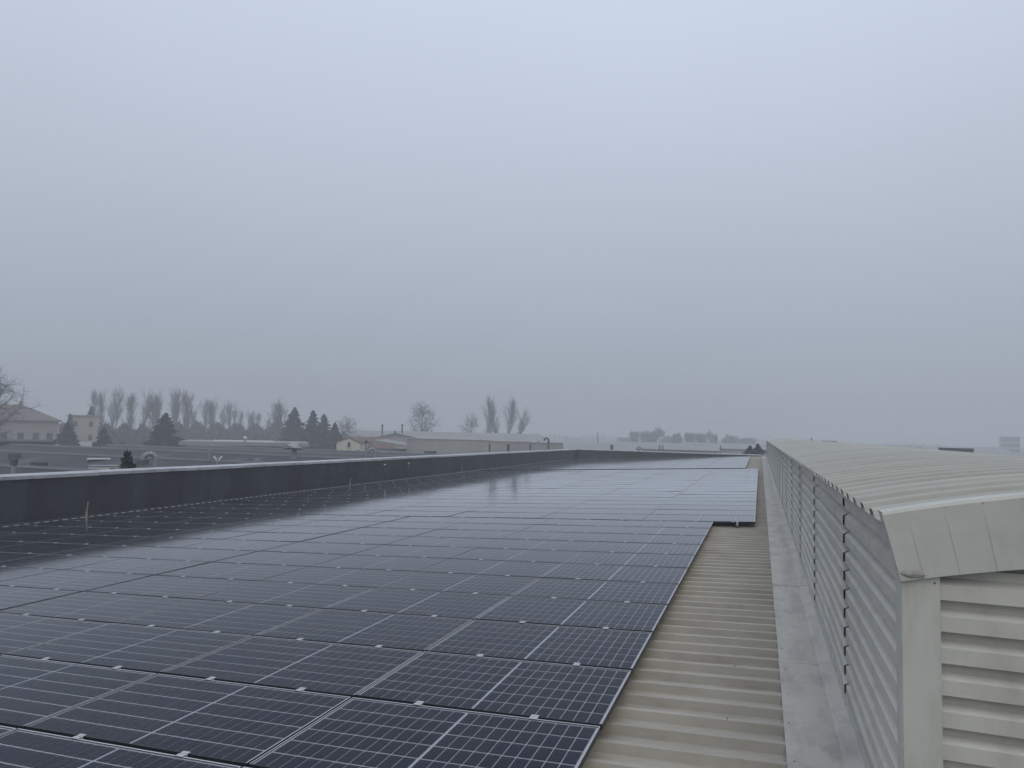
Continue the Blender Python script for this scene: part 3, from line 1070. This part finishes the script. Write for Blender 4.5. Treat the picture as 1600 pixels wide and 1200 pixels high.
def gooseneck(az, dist, top, r, label, mm='zinc', side=-1, zb=None):
    x, yy = bearing(az, dist)
    zb = on_factory(x, yy) if zb is None else zb
    o = empty('gooseneck_vent', (x, yy, zb), math.radians(-az))
    tag(o, label, 'vent', 'gooseneck vents')
    hh = top - zb
    R = r * 2.2
    b = MB()
    b.tube((0, 0, -0.3), (0, 0, hh - R - r), r, r, 10)
    prev = (0, 0, hh - R - r)
    for i in range(1, 9):
        a = math.pi * 1.05 * i / 8
        p = (side * (R - R * math.cos(a)), 0, hh - R - r + R * math.sin(a))
        b.tube(prev, p, r, r, 10)
        prev = p
    b.build('pipe', mm, o, smooth=True)
    d = MB()
    d.tube(prev, (prev[0], prev[1], prev[2] - 0.05), r * 0.93, r * 0.93, 10, True)
    d.build('mouth', 'dark_gap', o)
    c = MB()
    c.tube((0, 0, -0.05), (0, 0, 0.12), r * 1.6, r * 1.1, 10)
    c.build('collar', 'zinc', o)


def stack(az, dist, top, r, label, cap=None, mm='zinc', zb=None, cat='flue', name='flue_pipe'):
    x, yy = bearing(az, dist)
    zb = on_factory(x, yy) if zb is None else zb
    o = empty(name, (x, yy, zb), math.radians(-az))
    tag(o, label, cat)
    hh = top - zb
    b = MB()
    b.tube((0, 0, -0.3), (0, 0, hh), r, r, 8, True)
    b.tube((0, 0, 0), (0, 0, 0.15), r * 1.7, r * 1.1, 8)
    b.build('pipe', mm, o)
    if cap == 'cone':
        b = MB()
        b.tube((0, 0, hh + 0.08), (0, 0, hh + 0.3), r * 2.2, 0.02, 10, True)
        b.tube((0, 0, hh - 0.05), (0, 0, hh + 0.1), r * 0.5, r * 0.5, 6)
        b.build('cowl', mm, o)
    elif cap == 'wide':
        b = MB()
        b.tube((0, 0, hh), (0, 0, hh + 0.10), r * 3.6, r * 4.2, 12, True)
        b.tube((0, 0, hh + 0.10), (0.2, 0, hh + 0.55), r * 3.0, r * 0.6, 12, True)
        b.tube((-r * 4.2, 0, hh + 0.10), (-r * 5.5, 0, hh + 0.22), 0.05, 0.02, 5)
        b.build('cowl', 'zinc', o)
    elif cap == 'v':
        b = MB()
        for s in (-1, 1):
            b.tube((0, 0, hh - 0.25), (s * r * 4.2, 0, hh + 0.05), r * 0.9, r * 1.3, 8, True)
        b.build('cowl', 'white_paint', o)
    elif cap == 'knob':
        b = MB()
        b.tube((0, 0, hh), (0, 0, hh + 0.3), r * 1.6, r * 1.6, 8, True)
        b.build('cowl', 'dark_metal', o)
    return o


gooseneck(-47.0, 48.0, 7.22, 0.16, 'pale swan-necked vent pipe on the dark factory roof, left')
gooseneck(-30.95, 60.0, 7.30, 0.13, 'thin swan-necked vent pipe in front of the cream house')
stack(-43.38, 54, 7.05, 0.12, 'straight grey flue pipe right of the swan-necked vent')
stack(-42.8, 46, 6.95, 0.06, 'small white forked vent on the dark factory roof', 'v')
stack(-37.25, 62, 7.0, 0.22, 'thick grey exhaust stack with a wide flat cowl, left of centre', 'wide')
stack(-31.7, 75, 7.3, 0.10, 'slim pale post with a knob, left of the cream house', 'knob', zb=4.9)
stack(-55.5, 40, 6.85, 0.10, 'grey square-capped flue at the far left above the parapet', 'knob')
# white crates on the factory edge
x, yy = bearing(-50.3, 50)
o = empty('container', (x, yy, 5.75), math.radians(42))
tag(o, 'white metal container box on the dark roof at left', 'container')
MB().box(-0.75, 0.75, -0.4, 0.4, -0.5, 0.45).build('body', 'white_paint', o)
MB().box(-0.8, 0.8, -0.45, 0.45, 0.45, 0.50).build('lid', 'zinc', o)
MB().box(0.42, 0.7, -0.43, -0.405, -0.1, 0.35).build('grille', 'dark_metal', o)
x, yy = bearing(-50.6, 60)
o = empty('awning', (x, yy, 5.2), math.radians(46))
tag(o, 'thin white awning strip above the white container at left', 'awning')
MB().box(-0.75, 0.75, -0.4, 0.4, 0.95, 1.03).build('sheet', 'white_paint', o)
b = MB()
b.tube((-0.7, 0, 0), (-0.7, 0, 0.95), 0.04, 0.04, 6)
b.build('post', 'zinc', o)
b = MB()
b.tube((0.7, 0, 0), (0.7, 0, 0.95), 0.04, 0.04, 6)
b.build('post', 'zinc', o)

# cream gabled house with red roof wing
h = house('house', -33.1, 111, 'cream gabled house with one small attic window, left of the grey warehouse', turn=-14)
wall_box(h, 3.7, 9, 6.55, 'render_cream')
gable_roof(h, 3.7, 9, 6.55, 7.3, 'roof_tile', axis='y', wallm='render_cream', over=0.15, th=0.1)
facade_windows(h, [(0.1, 6.2, 0.42, 0.8)], frame='render_cream')
MB().box(1.2, 1.8, -0.04, 0.02, 3.9, 5.4).build('door', 'wall_dark', h)
h = house('house', -31.3, 116, 'low white house wing with a red tiled roof right of the cream gable', turn=12)
wall_box(h, 7.5, 7, 5.6, 'render_white')
gable_roof(h, 7.5, 7, 5.6, 7.2, 'roof_tile', axis='x', wallm='render_white')
facade_windows(h, [(-2.6, 4.5, 0.7, 1.0), (-0.4, 4.5, 0.7, 1.0), (2.2, 4.5, 0.7, 1.0)])
MB().box(-1.8, -1.2, 2.8, 3.3, 6.6, 7.7).build('chimney', 'render_pink', h)

# big pale hall roof behind
h = house('storage_hall', -24.6, 150, 'wide grey hall with a shallow pitched roof behind the grey warehouse', 'building', turn=3)
wall_box(h, 42, 30, 6.6, 'concrete_grey')
gable_roof(h, 42, 30, 6.6, 8.1, 'roof_grey', axis='x', wallm='concrete_grey')
h = house('storage_hall', -29.3, 146, 'smaller grey hall with a curved-looking ridge behind the red roof', 'building', turn=-10)
wall_box(h, 15, 24, 6.2, 'concrete_grey')
gable_roof(h, 15, 24, 6.2, 7.8, 'roof_grey', axis='y', wallm='concrete_grey')
stack(-30.45, 150, 9.35, 0.16, 'dark thin chimney on the hall ridge, left one of two', 'knob', 'dark_metal', zb=7.2)
stack(-28.85, 150, 9.5, 0.16, 'dark thin chimney on the hall ridge, right one of two', 'knob', 'dark_metal', zb=7.4)
stack(-29.4, 150, 8.35, 0.22, 'short dark flue between the two thin chimneys', None, 'dark_metal', zb=7.4)

# the grey panel-built warehouse: blocks with dark joints
h = house('grey_warehouse', -22.9, 95, 'long grey concrete panel warehouse with one dark window, centre left', 'building', turn=-4)
edges = [(-9.3, 2.0, 7.55), (2.22, 4.5, 7.45), (4.85, 7.6, 7.45), (7.8, 12.2, 7.4)]
for (a, b_, z) in edges:
    MB().box(a, b_, 0, 14, 0, z, 'b').build('wall_panel', 'concrete_grey', h)
MB().box(-9.2, 12.1, 0.35, 13.6, 7.0, 7.2).build('roof', 'roof_grey', h)
MB().box(-9.1, 12.0, 0.3, 13.7, 0, 7.0).build('core_wall', 'wall_dark', h)
for (a, b_, z) in edges:
    MB().box(a - 0.02, b_ + 0.02, -0.08, 0.25, z, z + 0.12).build('coping', 'coping', h)
facade_windows(h, [(-6.0, 5.55, 1.7, 0.75)], frame='concrete_grey')
MB().box(2.5, 4.4, -0.03, 0.02, 4.4, 5.6).build('shutter_door', 'wall_dark', h)
MB().box(5.0, 7.4, -0.03, 0.02, 4.4, 5.3).build('shutter_door', 'wall_dark', h)
b = MB()                                             # mono-pitch wing to its left with framed glazing
b.box(-13.6, -9.4, 0.6, 9, 0, 5.9, 'b')
b.build('wing', 'concrete_grey', h)
b = MB()
b.face((-13.9, -0.2, 7.3), (-9.35, -0.2, 6.6), (-9.35, 9, 6.6), (-13.9, 9, 7.3))
b.face((-13.9, -0.2, 7.1), (-9.35, -0.2, 6.4), (-9.35, -0.2, 6.6), (-13.9, -0.2, 7.3))
b.build('wing_roof', 'roof_grey', h)
facade_windows(h, [(-12.6, 5.1, 0.7, 1.1), (-10.7, 5.0, 1.9, 1.1)], y=0.58, frame='white_paint')
gooseneck(-16.75, 92, 8.25, 0.13, 'dark swan-necked pipe at the right end of the grey warehouse', 'dark_metal', zb=6.5)
stack(-17.6, 97, 7.6, 0.12, 'short dark flue on the grey warehouse, near its right end', None, 'dark_metal', zb=6.9)

# pale roofs in the haze behind the far parapet
for az, dist, w, d, ez, rz_, turn, lab in (
        (-13.2, 128, 17, 22, 5.6, 6.6, 8, 'pale low shed roof behind the far parapet, left of the trees'),
        (-7.8, 150, 24, 24, 5.7, 6.9, -6, 'pale low shed roof behind the far parapet, below the hazy trees'),
        (-2.3, 172, 20, 24, 5.8, 6.9, 4, 'pale low shed roof behind the far parapet, nearest the monitor'),
        (-11.5, 235, 40, 30, 4.0, 5.2, 5, 'wide hazy shed beyond the pale roofs')):
    h = house('industrial_shed', az, dist, lab, 'shed', turn, 'hazy sheds behind the far parapet')
    wall_box(h, w, d, ez, 'concrete_grey')
    gable_roof(h, w, d, ez, rz_, 'roof_pale', axis='x', wallm='concrete_grey')
stack(-11.55, 122, 6.95, 0.28, 'stubby dark flue on the pale shed roof behind the parapet corner', None, 'dark_metal', zb=5.9)
stack(-7.7, 142, 6.75, 0.16, 'thin dark flue of a pair behind the far parapet, left one', None, 'dark_metal', zb=5.9)
stack(-7.45, 142, 6.75, 0.16, 'thin dark flue of a pair behind the far parapet, right one', None, 'dark_metal', zb=5.9)
stack(-16.0, 120, 7.15, 0.14, 'small pale flue of a pair behind the left parapet end, left one', None, 'zinc', zb=5.6)
stack(-15.7, 120, 7.15, 0.14, 'small pale flue of a pair behind the left parapet end, right one', None, 'zinc', zb=5.6)
gooseneck(-9.15, 132, 6.75, 0.2, 'pale swan-necked vent behind the middle of the far parapet', 'zinc', zb=5.8)

# right side, beyond the barrel roof
h = house('neighbour_hall', 14.5, 78, 'flat pale hall roof beyond the barrel roof, right edge', 'building', turn=14.5)
wall_box(h, 34, 60, 7.25, 'concrete_grey')
MB().box(-17.2, 17.2, -0.2, 60.2, 7.25, 7.5).build('roof', 'roof_pale', h)
x, yy = bearing(12.95, 84)
o = empty('rooftop_unit', (x, yy, 7.5), math.radians(-16))
tag(o, 'dark louvred rooftop unit on the pale hall roof at right', 'rooftop unit')
MB().box(-1.5, 1.5, -0.6, 0.6, 0.08, 0.74).build('casing', 'dark_metal', o)
for i in range(5):
    MB().box(-1.45, 1.45, -0.63, -0.605, 0.14 + i * 0.115, 0.20 + i * 0.115).build('louvre', 'wall_dark', o)
MB().box(-1.55, 1.55, -0.65, 0.65, 0.74, 0.79).build('lid', 'dark_metal', o)
h = house('house', 5.25, 160, 'small dark peaked roof just above the barrel roof', turn=20)
wall_box(h, 5.0, 7, 6.9, 'concrete_grey')
gable_roof(h, 5.0, 7, 6.9, 8.25, 'roof_dark', axis='y', wallm='concrete_grey')
h = house('industrial_shed', 9.0, 205, 'long low grey shed fading in the haze above the barrel roof', 'shed', 16, 'hazy sheds on the right')
wall_box(h, 17, 20, 6.0, 'concrete_grey')
gable_roof(h, 17, 20, 6.0, 7.3, 'roof_grey', axis='x', wallm='concrete_grey')
h = house('industrial_shed', 13.6, 250, 'low hazy shed between rooftop unit and tower block', 'shed', 10, 'hazy sheds on the right')
wall_box(h, 22, 20, 6.0, 'concrete_grey')
gable_roof(h, 22, 20, 6.0, 7.0, 'roof_grey', axis='x', wallm='concrete_grey')
h = house('tower_block', 16.05, 430, 'hazy square block standing above the roofs at the right edge', 'building', turn=6)
wall_box(h, 8.0, 8, 11.4, 'concrete_grey')
MB().box(-4.1, 4.1, -0.1, 8.1, 11.4, 11.8).build('roof', 'roof_dark', h)
facade_windows(h, [(x, z, 2.2, 1.3) for z in (10.2, 7.4, 4.6) for x in (-2.5, 0.0, 2.5)], frame='concrete_grey')
stack(-12.7, 260, 8.9, 0.2, 'faint thin mast behind the parapet corner', None, 'dark_metal', zb=0.0, cat='mast', name='mast')
stack(-3.3, 175, 8.2, 0.12, 'thin grey lamp post left of the hazy trees near the monitor', 'knob', 'zinc', zb=0.0, cat='lamp post', name='lamp_post')
stack(3.67, 200, 9.0, 0.2, 'faint thin mast above the barrel roof', None, 'dark_metal', zb=0.0, cat='mast', name='mast')

# ------------------------------------------------------------------ trees


def bare_tree_mesh(seed, H, spread, n_limb, upright, base=0.22, twigs=6):
    rng = random.Random(seed)
    tr, cr = MB(), MB()

    def wob(d, a):
        v = Vector((rng.gauss(0, 1), rng.gauss(0, 1), rng.gauss(0, 1) * 0.6))
        return (d + v * a).normalized()

    def grow(p, d, L, r, lvl, mb):
        n = 3 if lvl < 2 else 2
        pts = [p]
        for i in range(n):
            d = wob(d, 0.10 if lvl == 0 else 0.16)
            d = (d + Vector((0, 0, upright * (0.10 if lvl else 0.0)))).normalized()
            q = pts[-1] + d * (L / n)
            ra = r * (1 - 0.75 * i / n)
            rb = r * (1 - 0.75 * (i + 1) / n)
            mb.tube(pts[-1], q, ra, rb, 5 if lvl < 2 else 3)
            pts.append(q)
        if lvl >= 3:
            return
        k = (0, 8, twigs)[lvl] if lvl else n_limb
        for j in range(k):
            t = rng.uniform(base if lvl == 0 else 0.25, 1.0)
            idx = min(int(t * n), n - 1)
            f = t * n - idx
            o = pts[idx].lerp(pts[idx + 1], f)
            axis = d.orthogonal().normalized()
            axis.rotate(Matrix.Rotation(rng.uniform(0, 2 * math.pi), 3, d))
            ang = spread * rng.uniform(0.6, 1.25) * (1.25 if lvl else 1.0)
            nd = (d * math.cos(ang) + axis * math.sin(ang)).normalized()
            if lvl == 0:
                LL = L * rng.uniform(0.22, 0.36) * (0.5 + 0.75 * math.sin(math.pi * min(1.0, max(0.0, (t - base) / (1.02 - base))) ** 0.8))
            else:
                LL = L * rng.uniform(0.35, 0.6)
            grow(o, nd, LL, max(r * (0.42 if lvl == 0 else 0.4), 0.015), lvl + 1, cr)

    grow(Vector((0, 0, -0.2)), Vector((0, 0, 1)), H * 0.93, H * 0.018, 0, tr)
    return tr.mesh('trunk', 'bark'), cr.mesh('crown', 'twig')


def conifer_mesh(seed, H, R, lean=0.0, ragged=0.2):
    rng = random.Random(seed)
    tr, cr = MB(), MB()
    tr.tube((0, 0, -0.2), (0, 0, H * 0.96), H * 0.018, 0.03, 7)
    z = H * 0.06
    while z < H * 0.99:
        t = z / H
        rad = R * (1 - t) ** 0.78 * (0.75 if t < 0.12 else 1.0) + 0.12
        for k in range(11):
            a = rng.uniform(0, 2 * math.pi)
            rr = rad * rng.uniform(1 - ragged * 2.0, 1 + ragged)
            droop = rng.uniform(0.05, 0.3) * rr
            n = max(2, int(rr / 0.55))
            for i in range(n):
                f0, f1 = i / n, (i + 1.25) / n
                w = 0.22 + 0.30 * (1 - f0) * min(rr, 2.2) * 0.5
                c, s = math.cos(a), math.sin(a)
                up = 0.25 * rr * (1 - f1) * 0.2
                p0 = Vector((c * rr * f0, s * rr * f0, z - droop * f0 * f0 + up))
                p1 = Vector((c * rr * f1, s * rr * f1, z - droop * f1 * f1 + rng.uniform(-0.1, 0.14)))
                sd_ = Vector((-s, c, rng.uniform(-0.5, 0.5))) * w
                cr.face(p0 - sd_, p1 - sd_ * 0.55, p1 + sd_ * 0.55, p0 + sd_)
                cr.face(p0 + Vector((0, 0, -w)), p1 + Vector((0, 0, -w * 0.5)), p1 + Vector((0, 0, w * 0.4)), p0 + Vector((0, 0, w * 0.5)))
        z += H * 0.030
    cr.tube((0, 0, H * 0.93), (0, 0, H * 1.02), 0.12, 0.01, 4)
    return tr.mesh('trunk', 'bark'), cr.mesh('crown', 'needles')


def round_mesh(seed, H, R):
    """dense winter crown of fine twigs, wider than high"""
    rng = random.Random(seed)
    tr, cr = MB(), MB()
    tr.tube((0, 0, -0.2), (0, 0, H * 0.55), 0.28, 0.12, 7)
    cl_ = []
    for k in range(16):
        a = rng.uniform(0, 2 * math.pi)
        r = R * math.sqrt(rng.uniform(0, 0.8))
        cz = H * rng.uniform(0.38, 0.86) * (1 - 0.22 * (r / R) ** 2)
        c = Vector((r * math.cos(a), r * math.sin(a), cz))
        tr.tube((0, 0, H * rng.uniform(0.2, 0.5)), c, 0.10, 0.03, 4)
        cl_.append((c, R * rng.uniform(0.22, 0.40)))
    for c, s in cl_:
        for i in range(170):
            d = Vector((rng.gauss(0, 1), rng.gauss(0, 1), rng.gauss(0, 0.9)))
            d.normalize()
            p = c + d * s * rng.uniform(0.3, 1.05)
            q = p + (d + Vector((rng.gauss(0, .6), rng.gauss(0, .6), rng.gauss(0.2, .5)))) * rng.uniform(0.3, 0.8)
            sd_ = Vector((rng.gauss(0, 1), rng.gauss(0, 1), rng.gauss(0, 1))).normalized() * rng.uniform(0.09, 0.24)
            cr.face(p - sd_, q, p + sd_)
    return tr.mesh('trunk', 'bark'), cr.mesh('crown', 'hazel')


def plant(name, meshes, az, dist, height, ref, label, group, wide=1.0, cat='tree'):
    x, yy = bearing(az, dist)
    s = height / ref
    o = empty(name, (x, yy, 0))
    o.matrix_basis = Matrix.Translation((x, yy, 0)) @ Matrix.Rotation(random.uniform(0, 6.28), 4, 'Z') @ Matrix.Diagonal((s * wide, s * wide, s, 1))
    tag(o, label, cat, group)
    link('trunk', meshes[0], o)
    link('crown', meshes[1], o)


POP = [bare_tree_mesh(s, 16, 0.46, 24, 1.0, 0.36) for s in (11, 12, 13, 14)]
BROAD = [bare_tree_mesh(s, 14, 0.95, 28, 0.6, 0.30, 7) for s in (21, 22, 23)]
SLIM = [bare_tree_mesh(s, 16, 0.36, 30, 1.1, 0.26, 7) for s in (31, 32)]
CON = [conifer_mesh(s, 12, r, 0, g) for s, r, g in ((41, 3.2, 0.20), (42, 2.4, 0.26), (43, 4.2, 0.22))]
RND = [round_mesh(s, 12, 5.5) for s in (51, 52, 53)]

plant('bare_tree', BROAD[0], -57.0, 122, 16.6, 14, 'bare branching tree in front of the hipped house, far left edge', 'bare trees', 0.85)
row = sorted([(-51.1, 230, 16.4), (-50.4, 225, 15.3), (-49.6, 236, 16.6), (-49.1, 228, 15.7), (-48.0, 231, 16.4), (-47.5, 215, 14.4), (-46.8, 229, 16.0),
       (-46.2, 224, 16.6), (-45.9, 238, 17.2), (-45.2, 220, 16.5), (-44.3, 240, 14.2), (-43.8, 241, 14.5), (-43.4, 246, 15.2), (-43.0, 239, 14.7),
       (-42.2, 250, 14.6), (-50.0, 244, 14.2), (-48.5, 246, 15.0), (-47.1, 244, 14.8), (-44.75, 236, 14.6), (-42.6, 262, 13.6), (-41.9, 262, 13.2), (-40.5, 258, 11.6), (-39.0, 262, 11.2), (-41.5, 268, 12.6), (-40.8, 272, 12.7), (-40.2, 266, 12.2), (-39.4, 274, 11.0)])
for i, (az, d, hh) in enumerate(row):
    plant('bare_tree', POP[i % 4], az, d, hh, 16, 'tall bare tree in the hazy row on the left, %s from the left' % ORD[i + 1], 'hazy row of bare trees', 0.55 + 0.035 * (i * 7 % 5))
plant('bare_tree', SLIM[0], -38.15, 200, 13.6, 16, 'slim bare tree beside the tall pointed conifer', 'bare trees', 0.9)
plant('bare_tree', BROAD[1], -33.1, 200, 11.0, 14, 'low bare tree behind the cream house', 'bare trees')
plant('bare_tree', BROAD[2], -27.4, 190, 15.2, 14, 'round bare tree standing alone behind the grey warehouse', 'bare trees', 0.92)
plant('bare_tree', BROAD[1], -23.35, 230, 13.3, 14, 'smallest bare tree of the clump behind the grey warehouse', 'bare trees', 0.8)
plant('bare_tree', POP[1], -22.05, 226, 14.6, 16, 'narrow bare tree, second from left of the clump behind the warehouse', 'bare trees', 0.72)
plant('bare_tree', SLIM[1], -20.97, 220, 17.6, 16, 'tallest poplar of the clump behind the grey warehouse', 'bare trees', 0.72)
plant('bare_tree', SLIM[0], -20.2, 223, 17.0, 16, 'second tallest poplar, right of the tallest in the clump', 'bare trees', 0.62)
plant('bare_tree', POP[2], -19.35, 226, 14.6, 16, 'rightmost bare tree of the clump behind the grey warehouse', 'bare trees', 0.72)
plant('bare_tree', BROAD[0], -38.8, 255, 11.5, 14, 'faint low bare tree left of the tall pointed conifer', 'bare trees')

plant('conifer', CON[1], -52.6, 140, 8.6, 12, 'dark broad conifer left of the pink block', 'conifers', 1.75)
plant('conifer', CON[0], -52.5, 178, 10.4, 12, 'paler conifer rising behind the dark one by the hipped house', 'conifers', 0.8)
plant('conifer', CON[1], -51.25, 205, 12.6, 12, 'hazy conifer top behind the pink block', 'conifers', 1.4)
plant('conifer', CON[1], -50.4, 135, 7.9, 12, 'dark small conifer right of the pink block', 'conifers', 1.7)
plant('conifer', CON[0], -49.2, 140, 5.4, 12, 'low dark conifer between the small one and the broad one', 'conifers', 1.9)
plant('conifer', CON[2], -46.5, 130, 10.6, 12, 'broad dark conifer with spreading boughs, biggest on the left', 'conifers', 1.30)
plant('conifer', CON[0], -47.3, 134, 6.2, 12, 'lower bushy conifer leaning against the broad one', 'conifers', 1.4)
plant('conifer', CON[1], -48.85, 33, 7.75, 12, 'small black pointed conifer just above the parapet coping', 'conifers', 0.95)
plant('conifer', CON[0], -37.35, 165, 13.1, 12, 'tall pointed conifer left of the cream house', 'conifers', 1.35)
plant('conifer', CON[1], -35.95, 160, 12.4, 12, 'ragged tall conifer, first right of the pointed one', 'conifers', 1.55)
plant('conifer', CON[1], -35.1, 163, 11.7, 12, 'ragged conifer with a split top, second right of the pointed one', 'conifers', 1.6)
plant('conifer', CON[2], -34.2, 150, 9.8, 12, 'rounded dark conifer nearest the cream house', 'conifers', 1.0)
plant('conifer', CON[0], -36.6, 172, 8.0, 12, 'low conifer filling the gap between the tall conifers', 'conifers', 1.3)

for i, (az, d, hh, w) in enumerate(((-9.45, 330, 12.6, 0.75), (-8.1, 320, 12.4, 0.85), (-6.45, 330, 11.2, 0.62), (-5.0, 310, 12.4, 0.82), (-3.65, 350, 11.8, 0.55),
                                    (-2.3, 350, 10.9, 0.7), (-0.9, 370, 10.4, 0.7), (-1.6, 400, 9.2, 0.8), (-7.2, 390, 9.3, 1.2), (-10.4, 390, 8.6, 1.1))):
    plant('hazy_tree', RND[i % 3], az, d, hh, 12, ['rounded hazy tree', 'pale misty round tree'][i % 2] + ' on the foggy skyline behind the far parapet, ' +
          ['far left one', 'broadest one', 'short one left of centre', 'tall one near centre', 'slim one right of centre', 'second from the monitor', 'one nearest the monitor',
           'low near monitor', 'low near centre', 'lowest one at left'][i], 'trees on the foggy skyline', w)
for i, (az, d, hh) in enumerate(((-0.75, 100, 7.7), (-0.2, 98, 8.0))):
    plant('evergreen_bush', CON[2], az, d, hh, 12, ['dark ragged bush top behind the far parapet end', 'dark ragged bush top touching the far end of the monitor'][i], 'bushes by the monitor end', 1.25, 'bush')


def thicket(name, spans, label, matn):
    rng = random.Random(5)
    b = MB()
    for (az0, az1, d, z0, z1, n) in spans:
        for i in range(n):
            t = rng.random()
            x, yy = bearing(az0 + (az1 - az0) * t, d + rng.uniform(-14, 14))
            top = z0 + (z1 - z0) * (0.55 + 0.45 * math.sin(t * 37 + rng.uniform(-0.4, 0.4)) * rng.uniform(0.5, 1))
            z = rng.uniform(0, 1) ** 0.7 * top
            s = rng.uniform(0.15, 0.5)
            p = Vector((x, yy, z))
            q = p + Vector((rng.gauss(0, .5), rng.gauss(0, .5), rng.uniform(0.3, 1.3)))
            sd_ = Vector((rng.gauss(0, 1), rng.gauss(0, 1), rng.gauss(0, .6))).normalized() * s
            b.face(p - sd_, q, p + sd_)
    tag(b.build(name, matn), label, 'thicket', kind='stuff')


thicket('thicket', [(-53, -46, 205, 5.5, 8.2, 8000), (-46, -38, 225, 6.0, 9.2, 11000), (-38, -33, 180, 5.0, 7.5, 4500)],
        'brown winter thicket under the hazy row of bare trees', 'thicket')
thicket('distant_wood', [(-14, 20, 620, 4.0, 6.5, 6000), (-34, -14, 600, 4.0, 6.0, 3500)], 'faint wood line dissolving in the fog along the horizon', 'thicket')

# ------------------------------------------------------------------ fog
hb = MB()
hb.box(-1600, 1600, -1600, 1600, -1.0, 24.0)
mh = bpy.data.materials.new('fog')
mh.use_nodes = True
nt = mh.node_tree
nt.nodes.clear()
ho = nt.nodes.new('ShaderNodeOutputMaterial')
hv = nt.nodes.new('ShaderNodeVolumePrincipled')
hv.inputs['Color'].default_value = (0.76, 0.785, 0.825, 1)
hv.inputs['Density'].default_value = 0.0027
hv.inputs['Anisotropy'].default_value = 0.0
nt.links.new(hv.outputs[0], ho.inputs['Volume'])
MATS['fog'] = mh
tag(hb.build('haze', 'fog'), 'thin even winter fog over the whole site', 'fog', kind='stuff')
